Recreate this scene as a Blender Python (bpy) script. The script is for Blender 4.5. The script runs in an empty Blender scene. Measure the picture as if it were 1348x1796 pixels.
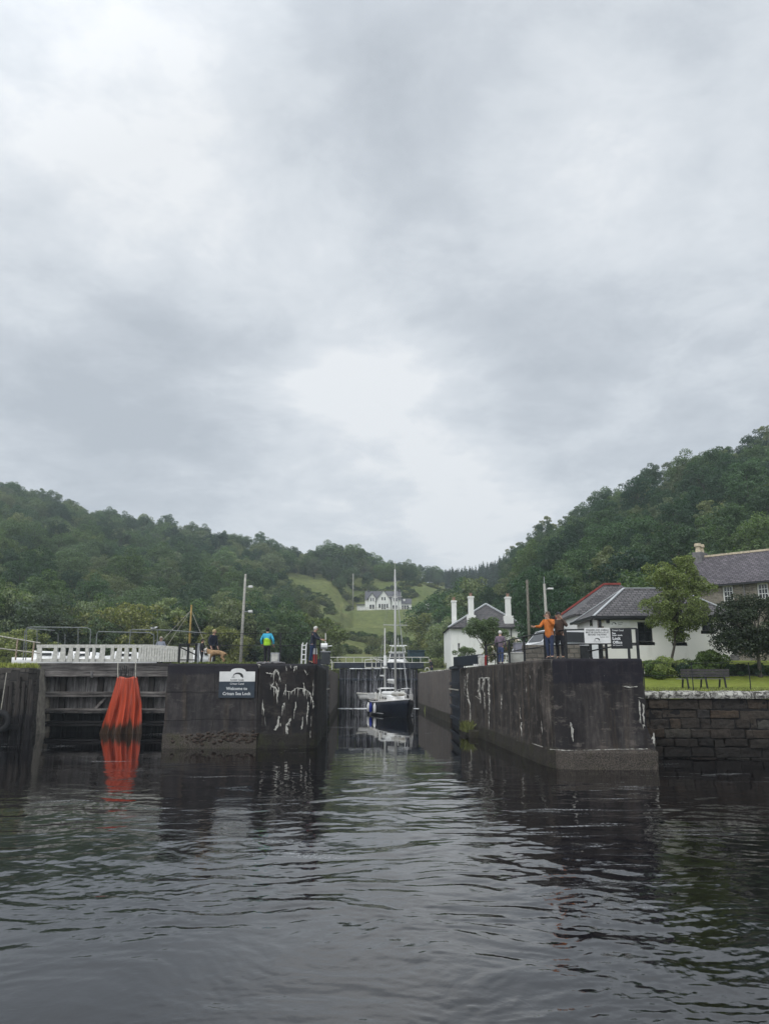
import bpy, bmesh, math, random
import numpy as np
from mathutils import Vector, Matrix
R = math.radians
SC = bpy.context.scene
COL = SC.collection

# ---------------------------------------------------------------- camera
EYE = 3.2; PITCH = R(12.33); FPX = 1350.0; CX, CY = 674.0, 898.0
cd = bpy.data.cameras.new('camera'); cam = bpy.data.objects.new('camera', cd); COL.objects.link(cam)
cam.location = (0, 0, EYE); cam.rotation_euler = (R(90) + PITCH, 0, 0)
cd.sensor_fit = 'HORIZONTAL'; cd.sensor_width = 36; cd.lens = 36 * FPX / 1348.0
cd.clip_start = 0.1; cd.clip_end = 4000
SC.camera = cam
SC.view_settings.view_transform = 'Standard'; SC.view_settings.look = 'None'
SC.view_settings.exposure = 0.0; SC.view_settings.gamma = 1.0

# ---------------------------------------------------------------- world: overcast sky
SUN_EL, SUN_AZ = 52.0, 215.0          # azimuth clockwise from +Y
w = bpy.data.worlds.new('World'); SC.world = w; w.use_nodes = True
nt = w.node_tree; nt.nodes.clear()
def N(t, **k):
    n = nt.nodes.new(t)
    for a, b in k.items(): setattr(n, a, b)
    return n
def L(a, b): nt.links.new(a, b)
def mathn(op, a, b=None, c=None, clamp=False):
    n = N('ShaderNodeMath', operation=op); n.use_clamp = clamp
    for i, v in enumerate((a, b, c)):
        if v is None: continue
        if isinstance(v, (int, float)): n.inputs[i].default_value = v
        else: L(v, n.inputs[i])
    return n.outputs[0]
out = N('ShaderNodeOutputWorld'); bg = N('ShaderNodeBackground'); bg.inputs['Strength'].default_value = 0.1
sky = N('ShaderNodeTexSky'); sky.sky_type = 'NISHITA'; sky.sun_disc = False
sky.sun_elevation = R(SUN_EL); sky.sun_rotation = R(SUN_AZ); sky.altitude = 0; sky.air_density = 1.0
tc = N('ShaderNodeTexCoord'); sep = N('ShaderNodeSeparateXYZ'); L(tc.outputs['Generated'], sep.inputs[0])
zz = mathn('MAXIMUM', sep.outputs[2], 0.0); den = mathn('ADD', zz, 0.22)
cx = mathn('DIVIDE', sep.outputs[0], den); cy = mathn('DIVIDE', sep.outputs[1], den)
cmb = N('ShaderNodeCombineXYZ'); L(cx, cmb.inputs[0]); L(cy, cmb.inputs[1])
def noise(scale, detail, rough, loc, dist=0.0, src=None, stretch=(1, 1, 1)):
    mp = N('ShaderNodeMapping'); mp.inputs['Location'].default_value = loc; mp.inputs['Scale'].default_value = stretch
    L(src or cmb.outputs[0], mp.inputs[0])
    n = N('ShaderNodeTexNoise'); n.inputs['Scale'].default_value = scale; n.inputs['Detail'].default_value = detail
    n.inputs['Roughness'].default_value = rough; n.inputs['Distortion'].default_value = dist
    L(mp.outputs[0], n.inputs['Vector']); return n.outputs['Fac']
n1 = noise(0.9, 5, 0.52, (2.3, 7.1, 0), 0.0)
warp = N('ShaderNodeTexNoise'); warp.inputs['Scale'].default_value = 1.7; warp.inputs['Detail'].default_value = 3; L(cmb.outputs[0], warp.inputs['Vector'])
wv_ = N('ShaderNodeVectorMath', operation='MULTIPLY_ADD'); L(warp.outputs['Color'], wv_.inputs[0]); wv_.inputs[1].default_value = (.22, .22, .22); L(cmb.outputs[0], wv_.inputs[2])
n2 = noise(2.6, 12, 0.60, (5.3, 1.7, 2.0), 0.0, src=wv_.outputs[0])
n3 = noise(7.5, 12, 0.62, (1.1, 4.2, 5.0), 0.0, src=wv_.outputs[0])
def spot(vx, vy, vz, size, amt):        # soft thin place in the cloud sheet: a direction and a spread
    d = Vector((vx, vy, vz)).normalized()
    vm = N('ShaderNodeVectorMath', operation='DOT_PRODUCT'); vm.inputs[1].default_value = d
    L(tc.outputs['Generated'], vm.inputs[0])
    a = mathn('SUBTRACT', vm.outputs['Value'], math.cos(size))
    a = mathn('DIVIDE', a, 1 - math.cos(size), clamp=True)
    return mathn('MULTIPLY', a, amt)
def pxdir(px, py):
    dx = (px - CX) / FPX; dy = -(py - CY) / FPX
    return (dx, math.cos(PITCH) - dy * math.sin(PITCH), math.sin(PITCH) + dy * math.cos(PITCH))
dens = mathn('MULTIPLY', n1, 0.85)
dens = mathn('ADD', dens, mathn('MULTIPLY', n2, 0.90))
dens = mathn('ADD', dens, mathn('MULTIPLY', n3, 0.50))
dens = mathn('SUBTRACT', dens, 0.375)
SPOTS = [((60, 90), 0.30, 0.17), ((380, 300), 0.20, 0.13), ((560, 560), 0.18, 0.15), ((700, 700), 0.15, 0.13), ((820, 850), 0.12, 0.10), ((1000, 280), 0.15, 0.15),
         ((100, 380), 0.20, 0.11), ((860, 930), 0.12, 0.14), ((180, 660), 0.26, -0.12), ((600, 60), 0.30, -0.08), ((900, 520), 0.24, -0.10),
         ((1250, 560), 0.26, -0.09), ((330, 760), 0.2, -0.08), ((1200, 120), 0.22, -0.06), ((900, 700), 0.14, -0.07)]
for (pp, s_, a_) in SPOTS:
    dens = mathn('ADD', dens, spot(*pxdir(*pp), s_, a_ * 1.35))
rmp = N('ShaderNodeValToRGB'); L(dens, rmp.inputs[0])
el = rmp.color_ramp.elements
el[0].position = 0.36; el[0].color = (0.52, 0.565, 0.62, 1)
el[1].position = 1.05 if False else 1.0; el[1].color = (0.93, 0.955, 0.98, 1)
e = el.new(0.60); e.color = (0.635, 0.680, 0.735, 1)
e = el.new(0.70); e.color = (0.715, 0.76, 0.81, 1)
e = el.new(0.85); e.color = (0.80, 0.84, 0.885, 1)
# the cloud sheet is thinner, so brighter, round the zenith and behind the camera where the sun stands
sd = Vector((math.sin(R(SUN_AZ)) * math.cos(R(SUN_EL)), math.cos(R(SUN_AZ)) * math.cos(R(SUN_EL)), math.sin(R(SUN_EL))))
glow = spot(sd.x, sd.y, sd.z, R(80), 1.0)
gain = mathn('ADD', mathn('MULTIPLY', glow, 1.1), 1.0)
mul = N('ShaderNodeVectorMath', operation='SCALE'); L(rmp.outputs[0], mul.inputs[0]); L(mathn('MULTIPLY', gain, 10.0), mul.inputs['Scale'])
mx = N('ShaderNodeMix', data_type='RGBA'); mx.inputs[0].default_value = 0.94
L(sky.outputs[0], mx.inputs[6]); L(mul.outputs[0], mx.inputs[7])
L(mx.outputs[2], bg.inputs['Color']); L(bg.outputs[0], out.inputs[0])

sl = bpy.data.lights.new('sun', 'SUN'); sl.energy = 1.3; sl.angle = R(25); sl.color = (1.0, 0.97, 0.93)
so = bpy.data.objects.new('sun', sl); COL.objects.link(so)
so.rotation_euler = sd.to_track_quat('Z', 'Y').to_euler()

# ---------------------------------------------------------------- helpers
def ray(px, py):
    dx, yc, z = pxdir(px, py)
    return dx / yc, z / yc
def W(px, py, Y):
    a, b = ray(px, py); return Vector((a * Y, Y, EYE + b * Y))
def G(px, py, z):
    a, b = ray(px, py); Y = (z - EYE) / b; return Vector((a * Y, Y, z))
def project(x, y, z):
    dz = z - EYE
    d = y * math.cos(PITCH) + dz * math.sin(PITCH); u = -y * math.sin(PITCH) + dz * math.cos(PITCH)
    return CX + FPX * x / d, CY - FPX * u / d
def zat(py, Y): return EYE + ray(674, py)[1] * Y
def xat(px, Y, py=1160): return ray(px, py)[0] * Y

INV = {}
def tag(o, label=None, cat=None, group=None, kind=None):
    if label: o['label'] = label
    if cat: o['category'] = cat
    if group: o['group'] = group
    if kind: o['kind'] = kind
    return o
def thing(name, label, cat, loc=(0, 0, 0), rz=0.0, group=None, scale=1.0):
    o = bpy.data.objects.new(name, None); COL.objects.link(o); o.empty_display_size = 0.3
    o.location = loc; o.rotation_euler = (0, 0, rz); o.scale = (scale,) * 3
    tag(o, label, cat, group)
    INV[o.name] = (Matrix.Translation(Vector(loc)) @ Matrix.Rotation(rz, 4, 'Z') @ Matrix.Scale(scale, 4)).inverted()
    return o

class MB:
    def __init__(s): s.v = []; s.f = []; s.m = []; s.cur = 0
    def face(s, idx): s.f.append(tuple(idx)); s.m.append(s.cur)
    def poly(s, pts):
        b = len(s.v); s.v += [tuple(p) for p in pts]; s.face(range(b, b + len(pts))); return s
    def box(s, x0, x1, y0, y1, z0, z1):
        b = len(s.v)
        s.v += [(x0, y0, z0), (x1, y0, z0), (x1, y1, z0), (x0, y1, z0), (x0, y0, z1), (x1, y0, z1), (x1, y1, z1), (x0, y1, z1)]
        for q in ((3, 2, 1, 0), (4, 5, 6, 7), (0, 1, 5, 4), (1, 2, 6, 5), (2, 3, 7, 6), (3, 0, 4, 7)): s.face([b + i for i in q])
        return s
    def bar(s, a, b_, w, h, up=(0, 0, 1)):       # rectangular bar from a to b
        a = Vector(a); b_ = Vector(b_); d = (b_ - a).normalized(); up = Vector(up)
        if abs(d.dot(up)) > 0.98: up = Vector((0, 1, 0))
        r = d.cross(up).normalized(); u = r.cross(d)
        k = len(s.v)
        for p in (a, b_):
            for (i, j) in ((-1, -1), (1, -1), (1, 1), (-1, 1)): s.v.append(tuple(p + r * i * w / 2 + u * j * h / 2))
        for q in ((3, 2, 1, 0), (4, 5, 6, 7), (0, 1, 5, 4), (1, 2, 6, 5), (2, 3, 7, 6), (3, 0, 4, 7)): s.face([k + i for i in q])
        return s
    def tube(s, pts, r, n=6, cap=True, flat=None):
        pts = [Vector(p) for p in pts]; k0 = len(s.v)
        rr = r if isinstance(r, (list, tuple)) else [r] * len(pts)
        ref = None
        for i, p in enumerate(pts):
            d = (pts[min(i + 1, len(pts) - 1)] - pts[max(i - 1, 0)])
            if d.length < 1e-9: d = Vector((0, 0, 1))
            d.normalize()
            if ref is None or abs(ref.dot(d)) > .95: ref = Vector((0, 1, 0)) if abs(d.y) < .9 else Vector((1, 0, 0))
            a = d.cross(ref).normalized(); b = d.cross(a)
            for j in range(n):
                t = 2 * math.pi * j / n; q = (a * math.cos(t) + b * math.sin(t)) * rr[i]
                if flat: q = Vector((q.x * flat[0], q.y * flat[1], q.z * flat[2]))
                s.v.append(tuple(p + q))
        for i in range(len(pts) - 1):
            for j in range(n):
                a = k0 + i * n + j; b = k0 + i * n + (j + 1) % n
                s.face((a, b, b + n, a + n))
        if cap:
            s.face([k0 + j for j in range(n)][::-1]); e = k0 + (len(pts) - 1) * n; s.face([e + j for j in range(n)])
        return s
    def prism(s, poly, z0, z1, poly_top=None):
        n = len(poly); b = len(s.v); pt = poly_top or poly
        s.v += [(p[0], p[1], z0) for p in poly] + [(p[0], p[1], z1) for p in pt]
        for i in range(n): s.face((b + i, b + (i + 1) % n, b + n + (i + 1) % n, b + n + i))
        s.face(range(b + n, b + 2 * n)); s.face([b + i for i in range(n)][::-1]); return s
    def prism_y(s, poly, y0, y1):               # poly of (x, z), extruded along y
        n = len(poly); b = len(s.v)
        s.v += [(p[0], y0, p[1]) for p in poly] + [(p[0], y1, p[1]) for p in poly]
        for i in range(n): s.face((b + i, b + (i + 1) % n, b + n + (i + 1) % n, b + n + i)[::-1])
        s.face(range(b, b + n)); s.face([b + n + i for i in range(n)][::-1]); return s
    def loft(s, rings, closed=True, cap=True):
        n = len(rings[0]); b = len(s.v)
        for rg in rings: s.v += [tuple(p) for p in rg]
        m = n if closed else n - 1
        for i in range(len(rings) - 1):
            for j in range(m):
                a = b + i * n + j; c = b + i * n + (j + 1) % n; s.face((a, c, c + n, a + n))
        if cap:
            s.face([b + j for j in range(n)][::-1]); e = b + (len(rings) - 1) * n; s.face([e + j for j in range(n)])
        return s
    def ball(s, c, r, n=8, m=6, sc=(1, 1, 1)):
        c = Vector(c); b = len(s.v)
        s.v.append(tuple(c + Vector((0, 0, r * sc[2]))))
        for i in range(1, m):
            for j in range(n):
                t = math.pi * i / m; p = 2 * math.pi * j / n
                s.v.append(tuple(c + Vector((r * sc[0] * math.sin(t) * math.cos(p), r * sc[1] * math.sin(t) * math.sin(p), r * sc[2] * math.cos(t)))))
        s.v.append(tuple(c - Vector((0, 0, r * sc[2])))); e = len(s.v) - 1
        for j in range(n):
            s.face((b, b + 1 + j, b + 1 + (j + 1) % n))
            for i in range(m - 2):
                a = b + 1 + i * n + j; d = b + 1 + i * n + (j + 1) % n; s.face((a, a + n, d + n, d))
            k = b + 1 + (m - 2) * n; s.face((k + j, e, k + (j + 1) % n))
        return s
    def mesh(s, me, mi=0):
        b = len(s.v); s.v += [tuple(v.co) for v in me.vertices]
        for p in me.polygons: s.f.append(tuple(b + i for i in p.vertices)); s.m.append(mi)
        return s
    def xf(s, M, start=0):
        s.v[start:] = [tuple(M @ Vector(p)) for p in s.v[start:]]; return s
    def build(s, name, mat, parent=None, local=False, smooth=False, bevel=0.0, label=None, cat=None, group=None, kind=None, uv=True):
        me = bpy.data.meshes.new(name); org = Vector((0, 0, 0)); vs = s.v
        a = np.array(vs, dtype=float)
        if parent is None:
            org = Vector(((a[:, 0].min() + a[:, 0].max()) / 2, (a[:, 1].min() + a[:, 1].max()) / 2, a[:, 2].min()))
            if kind in ('structure', 'stuff'): org = Vector((0, 0, 0))
            vs = [(p[0] - org.x, p[1] - org.y, p[2] - org.z) for p in vs]
        elif not local:
            M = INV[parent.name]; vs = [tuple(M @ Vector(p)) for p in vs]
        me.from_pydata(vs, [], s.f); me.update()
        mats = mat if isinstance(mat, (list, tuple)) else [mat]
        for m in mats: me.materials.append(m)
        if len(mats) > 1: me.polygons.foreach_set('material_index', s.m)
        if smooth: me.polygons.foreach_set('use_smooth', [True] * len(me.polygons))
        if uv: auto_uv(me)
        o = bpy.data.objects.new(name, me); COL.objects.link(o); o.location = org
        if parent is not None:
            o.parent = parent; INV[o.name] = INV[parent.name]
        else: INV[o.name] = Matrix.Translation(org).inverted()
        if bevel > 0:
            bm = o.modifiers.new('bevel', 'BEVEL'); bm.width = bevel; bm.segments = 2; bm.limit_method = 'ANGLE'; bm.angle_limit = R(40)
        tag(o, label, cat, group, kind); return o
def auto_uv(me):
    nv = len(me.vertices); nl = len(me.loops)
    if nl == 0: return
    co = np.empty(nv * 3); me.vertices.foreach_get('co', co); co = co.reshape(-1, 3)
    vi = np.empty(nl, int); me.loops.foreach_get('vertex_index', vi)
    nf = len(me.polygons); nr = np.empty(nf * 3); me.polygons.foreach_get('normal', nr); nr = nr.reshape(-1, 3)
    lt = np.empty(nf, int); me.polygons.foreach_get('loop_total', lt)
    fn = np.repeat(nr, lt, axis=0)
    t = np.stack([-fn[:, 1], fn[:, 0], np.zeros(nl)], 1); l = np.linalg.norm(t, axis=1)
    flat = l < 0.05; t[flat] = (1, 0, 0); l[flat] = 1; t /= l[:, None]
    b = np.cross(fn, t); p = co[vi]
    uvs = np.stack([(p * t).sum(1), (p * b).sum(1)], 1)
    lay = me.uv_layers.new(name='UVMap'); lay.data.foreach_set('uv', uvs.ravel())

# ---------------------------------------------------------------- materials
class Mat:
    def __init__(s, name):
        s.m = bpy.data.materials.new(name); s.m.use_nodes = True; s.t = s.m.node_tree; s.p = s.t.nodes['Principled BSDF']
        s.geo = s.t.nodes.new('ShaderNodeNewGeometry')
    def n(s, t, **k):
        q = s.t.nodes.new(t)
        for a, b in k.items(): setattr(q, a, b)
        return q
    def l(s, a, b): s.t.links.new(a, b)
    def put(s, sock, v):
        if isinstance(v, (int, float)): sock.default_value = v
        elif isinstance(v, (tuple, list)): sock.default_value = (*v, 1) if len(v) == 3 and sock.type == 'RGBA' else v
        else: s.l(v, sock)
    def math(s, op, a, b=0.0, clamp=False):
        q = s.n('ShaderNodeMath', operation=op); q.use_clamp = clamp; s.put(q.inputs[0], a); s.put(q.inputs[1], b); return q.outputs[0]
    def mix(s, f, a, b, bt='MIX'):
        q = s.n('ShaderNodeMix', data_type='RGBA', blend_type=bt); s.put(q.inputs[0], f); s.put(q.inputs[6], a); s.put(q.inputs[7], b); return q.outputs[2]
    def noise(s, scale, detail=4, rough=.55, stretch=(1, 1, 1), dist=0.0, coord=None, loc=(0, 0, 0)):
        mp = s.n('ShaderNodeMapping'); mp.inputs['Scale'].default_value = stretch; mp.inputs['Location'].default_value = loc
        s.l(coord or s.geo.outputs['Position'], mp.inputs[0])
        q = s.n('ShaderNodeTexNoise'); q.inputs['Scale'].default_value = scale; q.inputs['Detail'].default_value = detail
        q.inputs['Roughness'].default_value = rough; q.inputs['Distortion'].default_value = dist; s.l(mp.outputs[0], q.inputs['Vector'])
        return q.outputs['Fac']
    def ramp(s, v, stops):
        q = s.n('ShaderNodeValToRGB'); s.put(q.inputs[0], v); el = q.color_ramp.elements
        for i, (p, c) in enumerate(stops):
            c = (c, c, c, 1) if isinstance(c, (int, float)) else (*c, 1)
            if i < 2: el[i].position = p; el[i].color = c
            else: e = el.new(p); e.color = c
        return q.outputs[0]
    def xyz(s):
        q = s.n('ShaderNodeSeparateXYZ'); s.l(s.geo.outputs['Position'], q.inputs[0]); return q.outputs
    def uv(s): return s.n('ShaderNodeUVMap').outputs[0]
    def bump(s, h, strength=.4, dist=.02):
        q = s.n('ShaderNodeBump'); q.inputs['Strength'].default_value = strength; q.inputs['Distance'].default_value = dist
        s.put(q.inputs['Height'], h); s.l(q.outputs[0], s.p.inputs['Normal'])
    def done(s, col=None, rough=.8, metal=0, spec=.3):
        if col is not None: s.put(s.p.inputs['Base Color'], col)
        s.put(s.p.inputs['Roughness'], rough); s.p.inputs['Metallic'].default_value = metal; s.p.inputs['Specular IOR Level'].default_value = spec
        return s.m
def plain(name, c, rough=.6, var=.15, scale=3.0, metal=0, spec=.35, bump=0.0):
    m = Mat(name); f = m.noise(scale, 5, .6)
    d = tuple(x * (1 - var * 2) for x in c); b = tuple(min(1, x * (1 + var)) for x in c)
    if bump: m.bump(m.noise(scale * 8, 4), bump, .01)
    return m.done(m.ramp(f, [(.3, d), (.7, b)]), rough, metal, spec)

def concrete(name, base, dark, light, tide=.75, topband=None, blocks=None, streak=.8, calc=0.0, moss=.35, tcol=(.14, .12, .10)):
    m = Mat(name); X, Y, Z = m.xyz()
    st = m.noise(1.6, 6, .62, (1, 1, .10)); fine = m.noise(9, 5, .65, (1, 1, .35)); big = m.noise(.55, 5, .6)
    st2 = m.noise(5.0, 4, .6, (1, 1, .05), loc=(3, 1, 0))
    c = m.mix(m.ramp(big, [(.35, 0), (.65, 1)]), dark, base)
    bl_ = m.noise(1.5, 8, .68, (1, 1, .7), loc=(2, 7, 5)); c = m.mix(m.ramp(bl_, [(.44, .85), (.56, 0)]), c, dark); c = m.mix(m.math('MULTIPLY', m.ramp(m.noise(2.3, 8, .72, (.6, .6, 1.6), loc=(6, 1, 3)), [(.54, 0), (.64, 1)]), .6), c, light)
    c = m.mix(m.math('MULTIPLY', m.ramp(st, [(.50, 0), (.64, 1)]), .45 * streak), c, light)
    c = m.mix(m.math('MULTIPLY', m.ramp(m.noise(2.4, 5, .6, (1, 1, .06), loc=(9, 4, 0)), [(.54, 0), (.66, 1)]), .35 * streak), c, (light[0] * .9, light[1] * .74, light[2] * .5))
    c = m.mix(m.math('MULTIPLY', m.ramp(st2, [(.52, 0), (.62, 1)]), .45 * streak), c, dark)
    c = m.mix(m.math('MULTIPLY', m.ramp(fine, [(.35, 1), (.6, 0)]), .5), c, dark)
    h = m.math('MULTIPLY', fine, .5)
    if blocks:
        bt = m.n('ShaderNodeTexBrick'); m.l(m.uv(), bt.inputs['Vector'])
        bt.inputs['Scale'].default_value = 1; bt.inputs['Brick Width'].default_value = blocks[0]; bt.inputs['Row Height'].default_value = blocks[1]
        bt.inputs['Mortar Size'].default_value = .018; bt.inputs['Mortar Smooth'].default_value = .4; bt.offset = .5
        bt.inputs['Color1'].default_value = (.75, .75, .75, 1); bt.inputs['Color2'].default_value = (1.25, 1.22, 1.2, 1); bt.inputs['Mortar'].default_value = (.45, .45, .45, 1)
        c = m.mix(.8, c, bt.outputs['Color'], 'MULTIPLY'); h = m.math('SUBTRACT', h, m.math('MULTIPLY', bt.outputs['Fac'], .8))
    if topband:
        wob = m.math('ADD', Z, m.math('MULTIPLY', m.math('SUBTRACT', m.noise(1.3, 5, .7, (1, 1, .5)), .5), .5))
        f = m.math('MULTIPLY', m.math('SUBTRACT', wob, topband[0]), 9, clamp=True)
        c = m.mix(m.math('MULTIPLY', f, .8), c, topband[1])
    if calc:
        cn = m.noise(2.6, 8, .7, (1, 1, .16), 1.2); c = m.mix(m.math('MULTIPLY', m.ramp(cn, [(.62, 0), (.70, 1)]), calc), c, (.45, .44, .40))
    # weed and slime below high tide, barnacle grit near the water
    wz = m.math('ADD', Z, m.math('MULTIPLY', m.math('SUBTRACT', m.noise(2.2, 5, .7), .5), .35))
    ft = m.math('MULTIPLY', m.math('SUBTRACT', tide, wz), 7, clamp=True)
    grit = m.noise(30, 3, .7); gc = m.mix(m.ramp(grit, [(.42, 0), (.62, 1)]), (.035, .030, .026) if tcol[0] > .1 else (.012, .011, .010), tcol)
    c = m.mix(m.math('MULTIPLY', ft, .85), c, gc)
    fm = m.math('MULTIPLY', m.math('MULTIPLY', m.ramp(m.noise(1.4, 6, .7), [(.5, 0), (.62, 1)]), ft), moss)
    c = m.mix(fm, c, (.05, .055, .018))
    h = m.math('ADD', h, m.math('MULTIPLY', m.math('MULTIPLY', grit, ft), .8))
    m.bump(h, .7, .05)
    return m.done(c, m.ramp(big, [(.3, .65), (.7, .95)]), 0, .14)

M = {}
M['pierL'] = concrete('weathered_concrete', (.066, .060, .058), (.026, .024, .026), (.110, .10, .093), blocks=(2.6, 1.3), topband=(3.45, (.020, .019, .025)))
M['pierL2'] = concrete('dark_concrete', (.036, .031, .030), (.014, .013, .014), (.078, .068, .060), topband=(3.75, (.03, .03, .034)), calc=.25, tcol=(.045, .04, .034))
M['pierR'] = concrete('streaked_concrete', (.085, .074, .066), (.022, .019, .018), (.20, .17, .145), topband=None, streak=1.1, calc=.25, tcol=(.07, .06, .048))
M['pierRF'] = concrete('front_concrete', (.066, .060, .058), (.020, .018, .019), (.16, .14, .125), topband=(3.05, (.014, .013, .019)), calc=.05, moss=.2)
M['chamber'] = concrete('chamber_concrete', (.16, .14, .125), (.10, .088, .082), (.22, .195, .17), streak=.7, moss=.6, tcol=(.08, .07, .055))
M['coping'] = plain('coping_stone', (.16, .155, .14), .85, .3, 4, bump=.5)
M['black'] = plain('black_paint', (.016, .017, .019), .45, .2, 6)
M['navy'] = plain('navy_paint', (.010, .014, .026), .4, .25, 2)
M['navydark'] = plain('gate_navy', (.018, .024, .036), .5, .3, 2)
M['white'] = plain('white_paint', (.72, .72, .70), .5, .06, 3)
M['gel'] = plain('white_gelcoat', (.78, .78, .76), .25, .03, 2, spec=.5)
M['offwhite'] = plain('weathered_white', (.56, .55, .50), .7, .15, 6)
M['grey'] = plain('grey_steel', (.30, .31, .32), .5, .15, 5)
M['galv'] = plain('galvanised', (.20, .215, .21), .5, .15, 9, metal=.3)
M['rail'] = plain('pale_rail', (.42, .40, .34), .6, .25, 8)
M['concpole'] = plain('pole_concrete', (.36, .35, .31), .8, .2, 6)
M['wood'] = plain('old_pole_wood', (.16, .15, .12), .85, .25, 8)
M['yellow'] = plain('yellow_varnish', (.30, .20, .05), .5, .2, 6)
M['red'] = plain('red_paint', (.45, .04, .035), .5, .1, 6)
M['blue'] = plain('blue_vinyl', (.02, .04, .32), .45, .15, 6)
M['teal'] = plain('teal_sheet', (.012, .055, .075), .5, .2, 2)
M['glass'] = plain('dark_glass', (.012, .014, .017), .08, .2, 1, spec=.6)
M['rubber'] = plain('tyre_rubber', (.012, .012, .013), .8, .2, 8)
M['creamstone'] = plain('cream_pot', (.55, .47, .34), .8, .2, 8)
M['sill'] = plain('sill_stone', (.27, .23, .20), .85, .15, 8)
M['greystone'] = plain('grey_stone', (.17, .165, .165), .85, .25, 6, bump=.4)
M['lead'] = plain('ridge_lead', (.42, .44, .45), .55, .12, 4)
M['redtile'] = plain('red_ridge_tile', (.27, .055, .045), .7, .2, 5)
M['soil'] = plain('trodden_gravel', (.15, .14, .12), .95, .3, 3, bump=.5)
M['fur'] = plain('tan_fur', (.38, .24, .13), .9, .25, 14)
M['furw'] = plain('white_fur', (.62, .58, .52), .9, .1, 14)
M['foam'] = plain('water_foam', (.75, .77, .78), .6, .1, 9)
M['teak'] = plain('teak_deck', (.30, .22, .13), .7, .15, 8)
M['varnish'] = plain('mast_alloy', (.46, .46, .44), .4, .08, 4)

def harl(name, c, st):
    m = Mat(name); a = m.noise(2.2, 6, .65, (1, 1, .25)); b = m.noise(45, 3, .6)
    col = m.mix(m.math('MULTIPLY', m.ramp(a, [(.52, 0), (.8, 1)]), .6), c, st)
    m.bump(b, .25, .012); return m.done(col, .85, 0, .2)
M['harl'] = harl('white_harling', (.74, .73, .69), (.45, .44, .40))
M['harl2'] = harl('white_render', (.78, .78, .75), (.50, .49, .46))

def slate(name, c1, c2, lich=.3):
    m = Mat(name); bt = m.n('ShaderNodeTexBrick'); m.l(m.uv(), bt.inputs['Vector']); bt.inputs['Scale'].default_value = 1
    bt.inputs['Brick Width'].default_value = .34; bt.inputs['Row Height'].default_value = .24; bt.inputs['Mortar Size'].default_value = .030
    bt.inputs['Mortar Smooth'].default_value = .3; bt.inputs['Color1'].default_value = (*c1, 1); bt.inputs['Color2'].default_value = (*c2, 1)
    bt.inputs['Mortar'].default_value = tuple(x * .18 for x in c1) + (1,)
    c = m.mix(m.math('MULTIPLY', m.ramp(m.noise(3.0, 8, .7), [(.55, 0), (.68, 1)]), lich), bt.outputs['Color'], (.20, .19, .17))
    c = m.mix(.5, c, m.ramp(m.noise(.8, 5, .6), [(.3, .6), (.7, 1.25)]), 'MULTIPLY')
    m.bump(m.math('SUBTRACT', m.math('MULTIPLY', m.noise(14, 3), .3), bt.outputs['Fac']), .6, .03); return m.done(c, .6, 0, .4)
M['slate'] = slate('roof_slate', (.060, .056, .060), (.135, .126, .128))
M['slate2'] = slate('purple_slate', (.062, .054, .064), (.135, .118, .132), .2)
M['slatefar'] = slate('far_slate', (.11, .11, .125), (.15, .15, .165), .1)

def rubble(name, cols, bw, rh, mort):
    m = Mat(name); mp = m.n('ShaderNodeVectorMath', operation='ADD'); nz = m.n('ShaderNodeTexNoise'); nz.inputs['Scale'].default_value = 2.5
    m.l(m.uv(), nz.inputs['Vector']); sc = m.n('ShaderNodeVectorMath', operation='SCALE'); sc.inputs['Scale'].default_value = .10
    m.l(nz.outputs['Color'], sc.inputs[0]); m.l(m.uv(), mp.inputs[0]); m.l(sc.outputs[0], mp.inputs[1])
    bt = m.n('ShaderNodeTexBrick'); m.l(mp.outputs[0], bt.inputs['Vector']); bt.inputs['Scale'].default_value = 1
    bt.inputs['Brick Width'].default_value = bw; bt.inputs['Row Height'].default_value = rh; bt.inputs['Mortar Size'].default_value = .03
    bt.inputs['Mortar Smooth'].default_value = .5; bt.inputs['Color1'].default_value = (*cols[0], 1); bt.inputs['Color2'].default_value = (*cols[1], 1)
    bt.inputs['Mortar'].default_value = (*mort, 1)
    c = m.mix(.7, bt.outputs['Color'], m.ramp(m.noise(5, 6, .65), [(.3, .55), (.7, 1.4)]), 'MULTIPLY')
    m.bump(m.math('SUBTRACT', m.math('MULTIPLY', m.noise(12, 4), .6), bt.outputs['Fac']), .8, .05); return m.done(c, .9, 0, .2)
M['rubble'] = rubble('brown_rubble_stone', ((.15, .135, .11), (.24, .215, .175)), .55, .22, (.22, .20, .17))
M['rubblelow'] = rubble('low_wall_rubble', ((.11, .10, .085), (.18, .16, .135)), .5, .25, (.09, .085, .075))
def blockstone():
    m = Mat('quay_block_stone'); ri = m.geo.outputs['Random Per Island']; X, Y, Z = m.xyz()
    c = m.ramp(ri, [(0, (.018, .015, .013)), (.35, (.042, .034, .027)), (.6, (.028, .025, .023)), (.85, (.050, .036, .025)), (1, (.050, .047, .040))])
    c = m.mix(.8, c, m.ramp(m.noise(6, 7, .7), [(.3, .45), (.7, 1.7)]), 'MULTIPLY')
    wet = m.math('MULTIPLY', m.math('SUBTRACT', 1.25, m.math('ADD', Z, m.math('MULTIPLY', m.noise(1.5, 4), .5))), 4, clamp=True)
    c = m.mix(m.math('MULTIPLY', wet, .75), c, (.012, .010, .009))
    lich = m.ramp(m.noise(3.2, 8, .75, dist=.6), [(.66, 0), (.72, 1)]); c = m.mix(m.math('MULTIPLY', lich, .6), c, (.28, .27, .24))
    m.bump(m.noise(9, 6, .7), .9, .06); return m.done(c, .85, 0, .25)
M['blocks'] = blockstone()
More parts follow.
